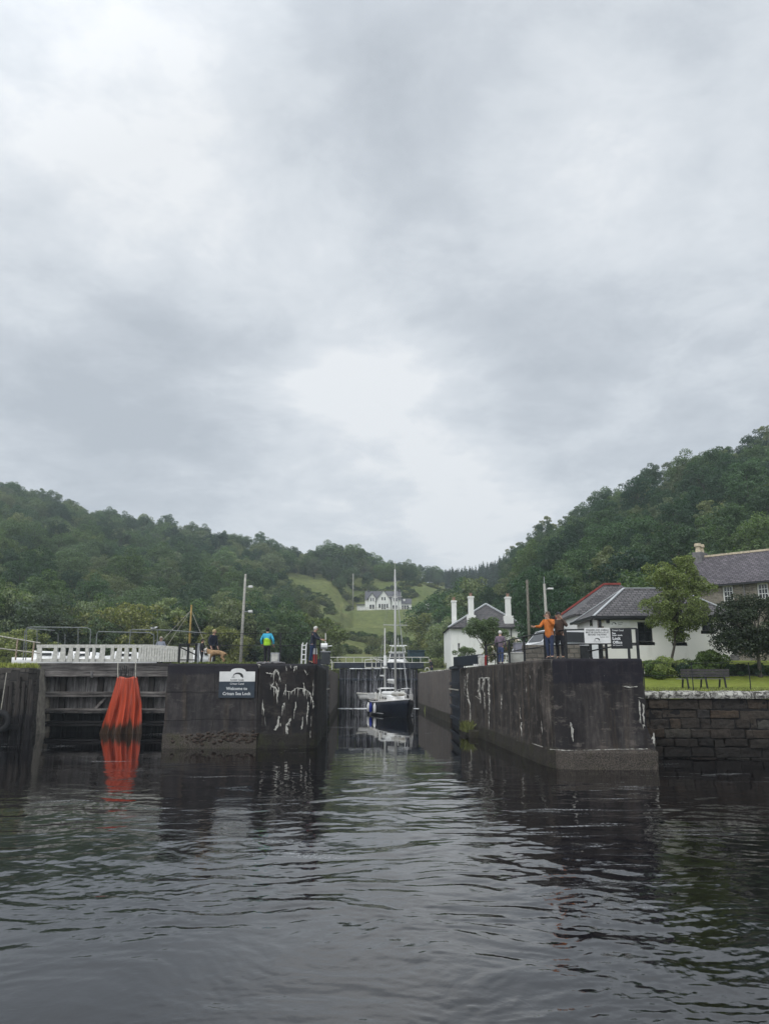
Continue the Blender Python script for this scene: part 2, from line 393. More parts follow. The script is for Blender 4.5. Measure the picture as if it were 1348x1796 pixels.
def lichencap():
    m = Mat('lichened_coping'); f = m.ramp(m.noise(5.5, 9, .75, dist=.8), [(.46, 0), (.55, 1)])
    c = m.mix(f, (.07, .066, .058), (.44, .43, .39)); m.bump(m.noise(12, 6, .7), .8, .04); return m.done(c, .9, 0, .2)
M['lichen'] = lichencap()
def timber(name, c1, c2, stretch):
    m = Mat(name); a = m.noise(3, 7, .7, stretch); b = m.noise(1.1, 5, .6); X, Y, Z = m.xyz()
    c = m.mix(m.ramp(a, [(.35, 0), (.65, 1)]), c1, c2); c = m.mix(.8, c, m.ramp(b, [(.3, .5), (.7, 1.3)]), 'MULTIPLY')
    wet = m.math('MULTIPLY', m.math('SUBTRACT', 1.65, m.math('ADD', Z, m.math('MULTIPLY', b, .5))), 5, clamp=True)
    c = m.mix(m.math('MULTIPLY', wet, .92), c, (.008, .007, .008)); m.bump(a, .6, .03); return m.done(c, .85, 0, .25)
M['timberH'] = timber('grey_timber', (.045, .038, .036), (.26, .24, .225), (.25, 1, 4))
M['timberV'] = timber('grey_plank', (.08, .072, .070), (.36, .34, .33), (3, 1, .25))
M['pile'] = timber('dark_pile', (.022, .019, .018), (.065, .056, .050), (4, 4, .12))
M['gatefar'] = timber('wet_gate_timber', (.018, .017, .022), (.075, .072, .082), (4, 1, .06))
def tarpmat():
    m = Mat('orange_tarpaulin'); X, Y, Z = m.xyz()
    c = m.ramp(m.noise(.9, 5, .65, (6, 1, .35)), [(.35, (.24, .036, .016)), (.7, (.54, .070, .026))])
    e = m.math('ADD', m.math('MULTIPLY', m.noise(1.0, 3, .5, (2.6, 0, .01)), 2.6), -.55)
    f = m.math('MULTIPLY', m.math('SUBTRACT', e, Z), 3.0, clamp=True); c = m.mix(m.math('MULTIPLY', f, .93), c, (.020, .022, .012))
    m.bump(m.noise(12, 3, .6), .15, .01); return m.done(c, .42, 0, .4)
M['tarp'] = tarpmat()
def grassmat(name, c1, c2, c3, sc=.05):
    m = Mat(name); a = m.noise(sc, 7, .65); b = m.noise(sc * 14, 6, .7); d = m.noise(2.2, 5, .7)
    c = m.ramp(a, [(.35, c1), (.55, c2), (.72, c3)]); c = m.mix(.75, c, m.ramp(b, [(.3, .55), (.7, 1.4)]), 'MULTIPLY'); c = m.mix(.5, c, m.ramp(d, [(.3, .6), (.7, 1.35)]), 'MULTIPLY')
    m.bump(m.math('ADD', d, m.noise(.7, 5, .7)), .8, .35); return m.done(c, .9, 0, .15)
M['hill'] = grassmat('hill_grass', (.105, .135, .044), (.15, .17, .058), (.20, .175, .08), .035)
M['lawn'] = grassmat('lawn_grass', (.155, .195, .032), (.185, .22, .038), (.21, .225, .05), .25)
def leafmat(name, c, hue=.0, var=.5, tr=.4):
    m = Mat(name); m.t.nodes.remove(m.p)
    ri = m.geo.outputs['Random Per Island']; oi = m.n('ShaderNodeObjectInfo')
    g1 = m.ramp(ri, [(0, tuple(x * (1 - var) for x in c)), (.5, c), (1, tuple(x * (1 + var * 1.1) for x in c))])
    t = m.ramp(oi.outputs['Random'], [(0, (.48, .56, .60)), (.2, (1.1, 1.0, .85)), (.4, (.70, .84, .75)), (.6, (1.35, 1.2, .9)), (.8, (.85, .85, .95)), (1, (1.6, 1.5, 1.25))])
    g = m.mix(1.0, g1, t, 'MULTIPLY')
    d = m.n('ShaderNodeBsdfDiffuse'); m.l(g, d.inputs[0]); tl = m.n('ShaderNodeBsdfTranslucent'); g2 = m.mix(1.0, g, (1.1, 1.3, .6), 'MULTIPLY'); m.l(g2, tl.inputs[0])
    gl = m.n('ShaderNodeBsdfGlossy'); gl.inputs['Roughness'].default_value = .45; gl.inputs['Color'].default_value = (.5, .55, .55, 1)
    mx_ = m.n('ShaderNodeMixShader'); mx_.inputs[0].default_value = tr; m.l(d.outputs[0], mx_.inputs[1]); m.l(tl.outputs[0], mx_.inputs[2])
    m2 = m.n('ShaderNodeMixShader'); m2.inputs[0].default_value = .05; m.l(mx_.outputs[0], m2.inputs[1]); m.l(gl.outputs[0], m2.inputs[2])
    m.l(m2.outputs[0], m.t.nodes['Material Output'].inputs[0]); return m.m
M['leafA'] = leafmat('oak_leaves', (.088, .140, .064))
M['leafB'] = leafmat('willow_leaves', (.150, .185, .110))
M['leafC'] = leafmat('dark_leaves', (.050, .094, .052))
M['leafD'] = leafmat('olive_leaves', (.155, .178, .078))
M['leafK'] = leafmat('conifer_needles', (.055, .09, .06), var=.4, tr=.1)
M['leafN'] = leafmat('rowan_leaves', (.26, .30, .10), var=.6, tr=.35)
M['leafH'] = leafmat('shrub_leaves', (.065, .105, .028), var=.6, tr=.3)
M['leafR'] = leafmat('purple_shrub_leaves', (.045, .055, .030), var=.6, tr=.2)
M['blossom'] = leafmat('pale_blossom', (.55, .48, .50), var=.3, tr=.3)
M['bark'] = plain('tree_bark', (.085, .075, .06), .9, .3, 6, bump=.6)

# ---------------------------------------------------------------- terrain
rng = np.random.default_rng(7)
def _hash(ix, iy, s):
    h = (ix * 374761393 + iy * 668265263 + s * 1442695041) & 0xffffffff
    h = ((h ^ (h >> 13)) * 1274126177) & 0xffffffff
    return ((h ^ (h >> 16)) & 0xffffffff) / 4294967295.0
def pnoise(x, y, s=0):
    x = np.asarray(x, float); y = np.asarray(y, float)
    ix = np.floor(x).astype(np.int64); iy = np.floor(y).astype(np.int64); fx = x - ix; fy = y - iy
    def gr(a, b, dx, dy):
        t = _hash(a, b, s) * 2 * np.pi; return np.cos(t) * dx + np.sin(t) * dy
    u = fx * fx * fx * (fx * (fx * 6 - 15) + 10); v = fy * fy * fy * (fy * (fy * 6 - 15) + 10)
    a = gr(ix, iy, fx, fy); b = gr(ix + 1, iy, fx - 1, fy); c = gr(ix, iy + 1, fx, fy - 1); d = gr(ix + 1, iy + 1, fx - 1, fy - 1)
    return (a * (1 - u) + b * u) * (1 - v) + (c * (1 - u) + d * u) * v * 1.0
def col(px, Y1, z1, Yc, py, th, mids=None, ex=1.0):
    zc = EYE + ray(674, py)[1] * Yc - th
    ks = [(60, 3.9), (Y1, z1)]
    if mids: ks += mids
    else:
        for f in (.25, .45, .6, .8): ks.append((Y1 + (Yc - Y1) * f, z1 + (zc - z1) * f ** ex))
    ks += [(Yc, zc), (Yc + 160, zc - 22)]
    a = CX + (px - CX) / pxdir(674, py)[1]
    return a, ks
midf = lambda d=0: [(228, 16.4), (260, 26.4), (277, 27.2), (312, 41.0 + d)]
COLS = [col(-900, 100, 5, 250, 700, 9), col(-400, 100, 5, 290, 765, 9), col(0, 100, 5, 330, 832, 9, None, 1.1), col(150, 100, 5, 340, 881, 9, None, 1.1), col(320, 105, 5, 350, 913, 9, None, 1.15),
        col(450, 110, 5, 340, 933, 9, None, 1.2), col(510, 115, 5, 330, 960, 8, None, 1.25), col(545, 120, 5, 325, 975, 7, None, 1.3), col(570, 125, 5, 330, 960, 10, None, 1.4),
        col(620, 135, 5, 340, 956, 9, midf(-2)), col(645, 140, 5, 350, 972, 9, midf(0)), col(700, 140, 5, 390, 994, 9, midf(1)), col(740, 140, 5, 420, 995, 9, midf(1)), col(780, 140, 5, 470, 1002, 9, midf(-3)),
        col(830, 130, 5, 480, 994, 9, None, 1.3), col(868, 110, 5, 440, 984, 9, None, 1.3), col(905, 100, 5, 260, 955, 9), col(960, 85, 5, 235, 923, 8), col(1060, 78, 5, 205, 866, 8),
        col(1150, 75, 5, 185, 815, 8), col(1280, 75, 5, 170, 775, 8), col(1348, 75, 5, 165, 757, 8), col(1700, 70, 5, 155, 660, 8), col(2300, 70, 5, 150, 600, 8)]
CA = np.array([c[0] for c in COLS]); CKY = np.array([[k[0] for k in c[1]] for c in COLS], float); CKZ = np.array([[k[1] for k in c[1]] for c in COLS], float)
def hills(x, y):
    x = np.asarray(x, float); y = np.maximum(np.asarray(y, float), 20); a = CX + FPX * x / y
    KY = [np.interp(a, CA, CKY[:, i]) for i in range(CKY.shape[1])]; KZ = [np.interp(a, CA, CKZ[:, i]) for i in range(CKZ.shape[1])]
    z = np.full_like(y, 3.9)
    for i in range(len(KY) - 1):
        t = np.clip((y - KY[i]) / (KY[i + 1] - KY[i]), 0, 1); s = t * t * (3 - 2 * t) * .35 + t * .65
        z = np.where(y >= KY[i], KZ[i] + (KZ[i + 1] - KZ[i]) * s, z)
    z = np.where(y >= KY[-1], KZ[-1], z)
    amp = np.clip((y - 95) / 80, 0, 1) * np.where((a > 600) & (a < 770) & (y > 225) & (y < 285), .1, 1.0)
    z = z + amp * (pnoise(x / 34, y / 34, 3) * 5.0 + pnoise(x / 13, y / 13, 4) * 1.6)
    return z
def xl(y): return -3.35 - .0378 * (y - 38.5)
def xr(y): return 5.05 + (53 - y) * .049
GW = [(9.85, 34.0), (40, 30.5)]                # garden wall line
def gwy(x): return GW[0][1] + (x - GW[0][0]) / (GW[1][0] - GW[0][0]) * (GW[1][1] - GW[0][1])
def lawnz(x, y):
    d = y - gwy(x); return 2.72 + .055 * d + np.clip((d - 8.5) / 4, 0, 1) * .85
def land(x, y):
    x = np.asarray(x, float); y = np.asarray(y, float); z = hills(x, y)
    right = x > 9.9
    blend = np.clip((y - 47) / 6, 0, 1)
    z = np.where(right & (y < 60), np.minimum(lawnz(x, y), 4.35) * (1 - blend) + 4.2 * blend, z)
    z = np.where((x > 5) & (x <= 9.9), np.where(y < 60, 3.9, z), z)
    deep = np.zeros_like(z, bool)
    deep |= (x <= -21.5) & (y < 45.0)
    deep |= (x > -21.5) & (x <= -10.1) & (y < 50.6)
    deep |= (x > -10.1) & (x <= xl(y) - .6) & (y < 39.4)
    deep |= (x > xl(y) - .9) & (x < xr(y) + .9) & (y < 92.5)
    deep |= (x > 5) & (x <= 9.4) & (y < 30.4)
    deep |= (x > 9.4) & (y < gwy(x) + .35)
    z = np.where(deep, -2.2, z)
    pool = ((x > -24) & (x < -11) & (y > 51.4) & (y < 76)) | ((x > -9) & (x < 7) & (y > 93.5) & (y < 128))
    z = np.where(pool & ~deep, 2.6, z)
    return z
def axis(segs):
    o = []
    for a, b, s in segs: o += list(np.arange(a, b, s))
    return np.array(o + [segs[-1][1]])
gx = axis([(-620, -160, 20), (-160, -32, 4), (-32, 30, .5), (30, 160, 4), (160, 620, 20)])
gy = axis([(-300, 20, 40), (20, 60, .5), (60, 130, 1), (130, 460, 3), (460, 940, 20)])
XX, YY = np.meshgrid(gx, gy); ZZ = land(XX, YY); nx, ny = len(gx), len(gy)
vs = np.stack([XX, YY, ZZ], -1).reshape(-1, 3)
ii, jj = np.meshgrid(np.arange(nx - 1), np.arange(ny - 1)); k = (jj * nx + ii).ravel()
fs = np.stack([k, k + 1, k + nx + 1, k + nx], 1)
def npmesh(name, vs, fs, mats, smooth=False, mi=None):
    me = bpy.data.meshes.new(name); n = fs.shape[1]
    me.vertices.add(len(vs)); me.vertices.foreach_set('co', np.asarray(vs, np.float32).ravel())
    me.loops.add(fs.size); me.loops.foreach_set('vertex_index', fs.ravel().astype(np.int32))
    me.polygons.add(len(fs)); me.polygons.foreach_set('loop_start', np.arange(0, fs.size, n, dtype=np.int32))
    for m in mats: me.materials.append(m)
    if mi is not None: me.polygons.foreach_set('material_index', mi.astype(np.int32))
    if smooth: me.polygons.foreach_set('use_smooth', np.ones(len(fs), bool))
    me.update(calc_edges=True); me.validate(); return me
# material: lawn grass in the garden, gravel on the quays, rough hill grass elsewhere
fc = vs[fs].mean(1)
mi = np.zeros(len(fs)); mi[(fc[:, 0] > 9.9) & (fc[:, 1] < 60)] = 1; mi[(fc[:, 0] > -30) & (fc[:, 0] < 9.9) & (fc[:, 1] < 66)] = 2; mi[(fc[:, 0] > 8) & (fc[:, 0] < 13) & (fc[:, 1] > 41) & (fc[:, 1] < 60)] = 2
me = npmesh('ground', vs, fs, [M['hill'], M['lawn'], M['soil']], True, mi)
o = bpy.data.objects.new('ground', me); COL.objects.link(o); tag(o, 'green ground of the shore, hillsides and garden round the lock', None, None, 'structure')

# ---------------------------------------------------------------- water
def watermat():
    m = Mat('peaty_water'); X, Y, Z = m.xyz(); 
    b1 = m.noise(5.0, 4, .55, (1, .9, 1), .5); b2 = m.noise(1.7, 4, .55, (1, .7, 1), 1.0); patch = m.ramp(m.noise(.10, 4, .6, dist=.8), [(.38, .25), (.62, 1)])
    calm = m.math('SUBTRACT', 1.0, m.math('MULTIPLY', m.math('SUBTRACT', Y, 22), .055), clamp=True); calm = m.math('MAXIMUM', calm, .07)
    h = m.math('ADD', m.math('MULTIPLY', b1, .45), b2); h = m.math('MULTIPLY', m.math('MULTIPLY', h, patch), calm)
    m.bump(h, .22, .05)
    # foam threads drifting out of the lock
    fo = m.noise(.62, 6, .7, (.35, 2.2, 1), 1.6); band = m.ramp(m.noise(.16, 3, .5, loc=(4, 2, 0)), [(.50, 0), (.60, 1)])
    f = m.math('MULTIPLY', m.ramp(fo, [(.57, 0), (.62, 1)]), band); f = m.math('MULTIPLY', f, m.ramp(m.noise(14, 5, .8), [(.42, 0), (.6, 1)]))
    f = m.math('MULTIPLY', f, m.math('MULTIPLY', m.math('SUBTRACT', Y, 9.0), .3, clamp=True))
    c = m.mix(m.math('MULTIPLY', f, .5), (.0032, .0024, .0030), (.5, .52, .54))
    m.done(c, m.math('ADD', m.math('MULTIPLY', f, .5), .018), 0, .5); m.p.inputs['IOR'].default_value = 1.58; return m.m
M['water'] = watermat()
ry = 5.0 * 1.0044 ** np.arange(0, 676); u = np.concatenate([np.linspace(-4, -.8, 17)[:-1], np.linspace(-.8, .8, 621), np.linspace(.8, 4, 17)[1:]])
UU, RY = np.meshgrid(u, ry); WX = UU * RY
def waves(x, y):
    wx = x + .55 * pnoise(x / 1.9, y / 1.9, 11) + 1.2 * pnoise(x / 5, y / 5, 12); wy = y + .55 * pnoise(x / 1.7, y / 1.7, 13) + 1.2 * pnoise(x / 5, y / 5, 14)
    # outflow of the lock: strong in the middle distance, slack in the lee of the piers and inside the lock
    A = np.clip((36 - y) / 13, 0, 1) * (.26 + .74 * np.exp(-((x - .5) / 8) ** 2)) * (.6 + .4 * np.clip((y - 6) / 7, 0, 1)) + .035
    A *= .45 + 1.1 * np.clip(.5 + pnoise(x / 7, y / 9, 21), 0, 1)
    z = .036 * pnoise(wx / 2.6, wy / 1.5, 1) + .034 * pnoise(wx / 1.2, wy / .62, 2) + .019 * pnoise(wx / .50, wy / .27, 5) + .0075 * pnoise(wx / .22, wy / .13, 6)
    z = z * .55 + (1 + .8 * np.clip((15 - y) / 7, 0, 1)) * (.0060 * pnoise(wx / .20, wy / .11, 16) + .0036 * pnoise(wx / .10, wy / .06, 17)) * np.clip(.55 + 1.2 * pnoise(x / 2.3, y / 2.9, 18), 0, 1)
    r = np.sqrt((x + .5) ** 2 + (y - 37) ** 2)            # arcs spreading from the lock mouth
    z += .010 * np.sin(r * 3.1 + 2.5 * pnoise(x / 3, y / 3, 8)) * np.exp(-((r - 13) / 7) ** 2)
    return z * A * np.clip((y - 5) / 1.5, 0, 1) * np.clip((4 - np.abs(x / y)) / 1, 0, 1)
WZ = waves(WX, RY)
vs = np.stack([WX, RY, WZ], -1).reshape(-1, 3); nx, ny = len(u), len(ry)
ii, jj = np.meshgrid(np.arange(nx - 1), np.arange(ny - 1)); k = (jj * nx + ii).ravel(); fs = np.stack([k, k + 1, k + nx + 1, k + nx], 1)
b = len(vs); ext = np.array([(-500, -300, 0), (500, -300, 0), (500, 5, 0), (-500, 5, 0), (-500, 5, 0), (-20, 5, 0), (-380, 95, 0), (-500, 95, 0), (20, 5, 0), (500, 5, 0), (500, 95, 0), (380, 95, 0)], float)
vs = np.concatenate([vs, ext]); fs = np.concatenate([fs, np.array([[b, b + 1, b + 2, b + 3], [b + 4, b + 5, b + 6, b + 7], [b + 8, b + 9, b + 10, b + 11]])])
o = bpy.data.objects.new('water', npmesh('water', vs, fs, [M['water']], True)); COL.objects.link(o); tag(o, 'dark rippled peaty water in front of and inside the sea lock', None, None, 'structure')
MB().poly([(-23.5, 50.9, 3.9), (-10.8, 50.9, 3.9), (-10.8, 77, 3.9), (-23.5, 77, 3.9)]).build('basin_water', M['water'], kind='structure', label='still water held behind the old timber gate')
MB().poly([(-9.3, 93, 3.7), (7.3, 93, 3.7), (7.3, 129, 3.7), (-9.3, 129, 3.7)]).build('canal_water', M['water'], kind='structure', label='canal water above the far lock gates')
# ---------------------------------------------------------------- quay piers and lock walls
def lerp2(a, b, t): return (a[0] + (b[0] - a[0]) * t, a[1] + (b[1] - a[1]) * t)
def grid_wall(mb, plan, z0, z1, nz=14, seg=.6, amp=.03, batter=.012, seed=0, top=True):
    """closed plan polygon -> wall skin with slightly uneven faces and a rounded top edge"""
    pts = []
    n = len(plan)
    for i in range(n):
        a, c = plan[i], plan[(i + 1) % n]; d = math.hypot(c[0] - a[0], c[1] - a[1]); m = max(1, int(d / seg))
        for k in range(m): pts.append(lerp2(a, c, k / m))
    cxm = sum(p[0] for p in plan) / n; cym = sum(p[1] for p in plan) / n
    # outward normals
    m = len(pts); nor = []
    area = sum(plan[i][0] * plan[(i + 1) % n][1] - plan[(i + 1) % n][0] * plan[i][1] for i in range(n)); sg = 1 if area > 0 else -1
    for i in range(m):
        a, c = pts[i - 1], pts[(i + 1) % m]; dx, dy = c[0] - a[0], c[1] - a[1]; l = math.hypot(dx, dy) or 1
        nor.append((dy / l * sg, -dx / l * sg))
    zs = list(np.linspace(z0, z1 - .10, nz)) + [z1 - .03, z1]; rings = []
    for z in zs:
        ins = .0 if z < z1 - .05 else (.03 if z < z1 - .01 else .10)
        rg = []
        for i, p in enumerate(pts):
            s_ = p[0] * 1.3 + p[1] * 1.7
            d = amp * (float(pnoise(s_ * .9, z * 1.4, seed)) + .5 * float(pnoise(s_ * 2.7, z * 3.1, seed + 1))) + batter * (z1 - z) - ins
            if .15 < z < .72: d += .035
            rg.append((p[0] + nor[i][0] * d, p[1] + nor[i][1] * d, z + (.012 * float(pnoise(s_, 0.5, seed)) if z > z1 - .2 else 0)))
        rings.append(rg)
    mb.loft(rings, closed=True, cap=True); return mb
H = 4.0
def streakset(name, parent, lines, conv, surf, label):
    mb = MB(); rr = random.Random(5)
    for wd, pl in lines:
        pts = []; 
        for i in range(len(pl) - 1):
            a, b = pl[i], pl[i + 1]; m = max(2, int(math.hypot(b[0] - a[0], b[1] - a[1]) / 9))
            for k in range(m): pts.append((a[0] + (b[0] - a[0]) * k / m + rr.uniform(-1.8, 1.8), a[1] + (b[1] - a[1]) * k / m + rr.uniform(-1, 1)))
        pts.append(pl[-1])
        for _ in range(int(len(pts) * .5) if wd > .04 else 0):
            q0 = Vector(surf(*conv(*rr.choice(pts)))); ln_ = rr.uniform(.08, .45); k_ = rr.uniform(-.02, .02)
            mb.tube([q0, q0 + Vector((k_, 0, -ln_ * .5)), q0 + Vector((k_ * 1.5, 0, -ln_))], [wd * .35, wd * .28, wd * .05], 5, flat=(1, .2, 1))
        P3 = [surf(*conv(*p)) for p in pts]; n = len(P3)
        for kk in range(3 if wd > .03 else 1):
            off = [Vector((rr.gauss(0, wd * .5), 0, rr.gauss(0, wd * .4))) for _ in range(n)] if kk else [Vector()] * n
            rad = [wd * (.12 + .75 * rr.random() ** 1.6) * (1 if 0 < i < n - 1 else .15) * (.6 if kk else 1) for i in range(n)]
            a_, b_ = (0, n) if kk == 0 else sorted((rr.randrange(0, n), rr.randrange(0, n)))
            if b_ - a_ < 2: continue
            mb.tube([P3[i] + off[i] for i in range(a_, b_)], rad[a_:b_], 5, flat=(1, .2, 1))
    return mb.build(name, MCALC, parent, label=label, kind='stuff')
MCALC = plain('lime_deposit', (.50, .485, .44), .9, .35, 14, bump=.6)

# left pier: two concrete bays with an open joint between them
YL = 38.5; xj = xat(451, YL, 1230)
pl = thing('concrete_pier', 'dark concrete pier left of the lock entrance, carrying the welcome sign', 'pier', (-7, 40, 0))
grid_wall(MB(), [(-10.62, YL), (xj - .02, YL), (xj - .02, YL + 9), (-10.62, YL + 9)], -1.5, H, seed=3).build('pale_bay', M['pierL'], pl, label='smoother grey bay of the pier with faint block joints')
grid_wall(MB(), [(xj + .02, YL + .05), (-3.75, YL + .05), (-3.45, YL + .25), (-3.35, YL + .6), (xl(53), 53), (-10.6, 53), (-10.6, YL + 9.1), (xj + .02, YL + 9.1)], -1.5, H - .01, seed=9, amp=.05).build('dark_bay', M['pierL2'], pl, label='blackened bay of the pier streaked with white lime')
cc = lambda x, y: (270 + x / 4.085, 1060 + y / 4.085)
LNS = [(.05, [(800, 490), (850, 500), (870, 470), (890, 490), (905, 545)]), (.07, [(830, 570), (850, 590), (870, 600), (885, 625), (880, 670)]), (.05, [(870, 550), (895, 610)]), (.05, [(860, 555), (838, 590)]),
       (.05, [(945, 575), (940, 620), (985, 630), (1020, 600), (1070, 605), (1110, 625), (1130, 670), (1145, 740)]), (.035, [(940, 610), (925, 660)]), (.045, [(1070, 560), (1085, 650)]),
       (.04, [(1010, 440), (1000, 490)]), (.04, [(970, 430), (985, 460)]), (.035, [(945, 440), (950, 480)]), (.05, [(1000, 450), (1025, 445), (1020, 470)]), (.03, [(1075, 460), (1095, 510), (1110, 490)]),
       (.06, [(935, 705), (915, 740)]), (.045, [(1015, 700), (1018, 735), (1005, 765)]), (.045, [(780, 680), (778, 725), (788, 765)]), (.06, [(1105, 700), (1100, 760), (1095, 820)]), (.05, [(1065, 805), (1062, 860), (1055, 915)]),
       (.07, [(980, 815), (965, 850), (945, 870), (955, 910)]), (.10, [(895, 800), (885, 860), (868, 900), (865, 950)]), (.06, [(905, 850), (905, 930)]), (.03, [(1142, 540), (1140, 600), (1137, 660)]),
       (.02, [(1128, 800), (1124, 880)]), (.05, [(735, 425), (765, 438)]), (.03, [(640, 935), (655, 975)]), (.02, [(1120, 900), (1118, 960)])]
streakset('lime_streak', pl, LNS, cc, lambda px, py: W(px, py, YL + .0), 'white lime streaks run out of the cracks')
o = MB(); rr = random.Random(3)
for k in range(120):
    px = rr.uniform(300, 450) if k < 60 else rr.uniform(340, 455); p = W(px, rr.gauss(1294, 5), YL - .06); s_ = rr.uniform(.04, .11)
    o.ball(p, s_, 5, 4, (1.2, .7, .8))
o.build('seaweed', plain('brown_weed', (.045, .030, .022), .8, .4, 10), pl, smooth=True, kind='stuff')

# right pier
plan = [(xr(53), 53), (xr(40), 40), (xr(33), 33), (6.12, 31.4), (6.2, 30.6), (6.42, 30.0), (6.9, 29.68), (9.72, 29.6), (9.86, 36), (9.86, 53)]
pr = thing('concrete_pier', 'stained concrete pier right of the lock entrance, nearest the camera', 'pier', (8, 36, 0))
mb = MB(); grid_wall(mb, plan, -1.5, H, seed=21, amp=.04, batter=.006)
# the side walls and rounded corner are one face of the pier, its front another
mb.m = [1 if (sum(mb.v[i][1] for i in f) / len(f) < 29.9 and len(f) == 4) else 0 for f in mb.f]
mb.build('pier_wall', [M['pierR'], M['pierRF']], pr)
mb = MB(); grid_wall(mb, [(6.2, 31.2), (6.28, 30.4), (6.5, 29.85), (6.95, 29.5), (9.98, 29.42), (10.05, 33), (8, 34)], -1.5, .68, nz=5, seed=31, amp=.05, batter=.03)
mb.prism([(9.7, 29.55), (9.98, 29.45), (10.02, 31), (9.7, 31)], .6, 1.45, [(9.7, 29.6), (9.74, 29.6), (9.74, 31), (9.7, 31)])
mb.build('footing', M['pierRF'], pr)
cr = lambda x, y: (760 + x / 3.21, 1130 + y / 3.21)
LR = [(.045, [(770, 440), (782, 490), (785, 550)]), (.022, [(650, 592), (740, 598), (820, 598), (1050, 592), (1225, 590)]), (.07, [(1238, 500), (1236, 540), (1234, 580), (1240, 620)]), (.05, [(1176, 452), (1190, 462)]),
      (.045, [(1155, 310), (1162, 360), (1163, 420)]), (.05, [(1176, 335), (1186, 350), (1178, 400), (1188, 425)]), (.03, [(1150, 300), (1184, 305)]), (.035, [(1060, 235), (1105, 243), (1150, 238)]), (.02, [(1185, 140), (1187, 170)]), (.02, [(960, 175), (962, 182)])]
streakset('lime_streak', pr, LR, cr, lambda px, py: W(px, py, 29.57), 'thin white lime runs on the front face')
def sidesurf(px, py):
    a, b = ray(px, py); Y = (5.05 + .049 * 53) / (a + .049); return Vector((a * Y - .03, Y, EYE + b * Y))
LS = [(.16, [(262, 190), (262, 250), (268, 320)]), (.12, [(285, 195), (280, 260)]), (.16, [(318, 190), (316, 240), (318, 330)]), (.10, [(262, 192), (320, 190)]), (.08, [(290, 270), (292, 340)]), (.05, [(318, 330), (315, 400), (318, 520)]),
      (.08, [(195, 165), (190, 230), (195, 290), (208, 340), (212, 500)]), (.05, [(180, 180), (176, 270)]), (.04, [(388, 280), (384, 370)]), (.04, [(528, 240), (526, 275)]), (.04, [(545, 175), (548, 195)]), (.07, [(500, 440), (497, 465), (502, 500)]),
      (.03, [(488, 355), (494, 430)]), (.02, [(612, 430), (615, 510)]), (.03, [(430, 545), (490, 545), (560, 560), (620, 580)])]
streakset('lime_patch', pr, LS, cr, sidesurf, 'white lime patch and drips on the lock side of the pier')

# lock chamber walls
mb = MB(); mb.prism([(5.0, 61), (3.88, 92), (6.5, 92), (7.5, 61)], -1.5, 3.97); mb.build('lock_wall', M['chamber'], bevel=.06, label='pale brown concrete wall along the right side of the lock chamber', cat='wall')
mb = MB(); mb.prism([(-4.2, 61), (-7, 61), (-7.5, 92), (-5.4, 92)], -1.5, 3.97); mb.build('lock_wall', M['chamber'], bevel=.06, label='shaded concrete wall along the left side of the lock chamber', cat='wall')
# recess walls behind the open leaves
mb = MB(); mb.box(5.9, 8.5, 52.9, 61, -1.5, 3.95); mb.build('recess_wall', M['pierL2'], label='dark recess wall behind the open right gate leaf', cat='wall')
mb = MB(); mb.box(-7.6, -5.0, 52.9, 61.0, -1.5, 3.95); mb.build('recess_wall', M['pierL2'], label='dark recess wall behind the open left gate leaf', cat='wall')
for k in range(9):      # rough copes along the chamber edge
    pass
mb = MB(); rr = random.Random(8)
for t in np.linspace(.02, .97, 22):
    x = 5.0 + (3.88 - 5.0) * t; mb.ball((x + rr.uniform(.1, .5), 61 + 31 * t, 4.0), rr.uniform(.10, .22), 6, 4, (1.3, 2, .6))
mb.build('rubble', M['lichen'], kind='stuff', label='pale stones and debris along the edge of the right chamber wall')

# open sea gate leaves in the recesses
def leaf(x, side, label):
    g = thing('gate_leaf', label, 'lock gate', (x, 57, 0)); s = side
    MB().box(x, x + .12, 53.4, 60.8, -.8, 4.25).build('leaf_panel', M['navydark'], g)
    for z in (.5, 1.3, 2.1, 2.95, 4.1): MB().bar((x - .06 * s, 53.35, z), (x - .06 * s, 60.8, z), .22, .2).build('crossbeam', M['navydark'], g)
    MB().box(x - .15, x + .2, 53.25, 53.55, -.8, 4.6).build('gate_post', M['navydark'], g)
    MB().bar((x - .2 * s, 53.2, 2.55), (x - .2 * s, 60.8, 2.55), .06, .08).build('rubbing_strip', M['rail'], g)
leaf(5.17, 1, 'dark blue lock gate leaf folded open against the right wall'); leaf(-4.45, -1, 'dark blue lock gate leaf folded open against the left wall')

# far closed gates
fg = thing('lock_gate', 'closed dark timber gates leaking water at the far end of the lock', 'lock gate', (-.8, 92, 0))
mb = MB(); rr = random.Random(2)
x = -5.3
while x < 3.8:
    wd = rr.uniform(.5, .75); dd = rr.uniform(0, .10); mb.box(x, min(x + wd - .05, 3.88), 92 + dd, 92.5, -1.2, 4.5); x += wd
mb.build('planking', M['gatefar'], fg)
MB().box(-5.9, 4.6, 91.62, 92.6, 4.52, 5.2).build('top_beam', M['navydark'], fg, bevel=.04)
MB().box(-5.35, 3.85, 91.66, 91.98, 3.15, 3.4).build('crossbeam', M['navydark'], fg, bevel=.03)
for x in (-4.9, -3.6, -2.2, -.9, .45, 1.9, 3.1): MB().box(x, x + .22, 91.74, 91.99, -.8, 4.5).build('post', M['black'], fg)
mb = MB()
for k in range(46):
    x = rr.uniform(-5.2, 3.7); zt = rr.choice((4.45, 4.45, 3.1, 3.9)); zb = rr.choice((0, 0, 0, 1.2)); w_ = rr.uniform(.02, .07)
    mb.poly([(x, 91.6, zt), (x + w_, 91.6, zt), (x + w_ * 2.2, 91.45, zb), (x - w_ * 1.2, 91.45, zb)])
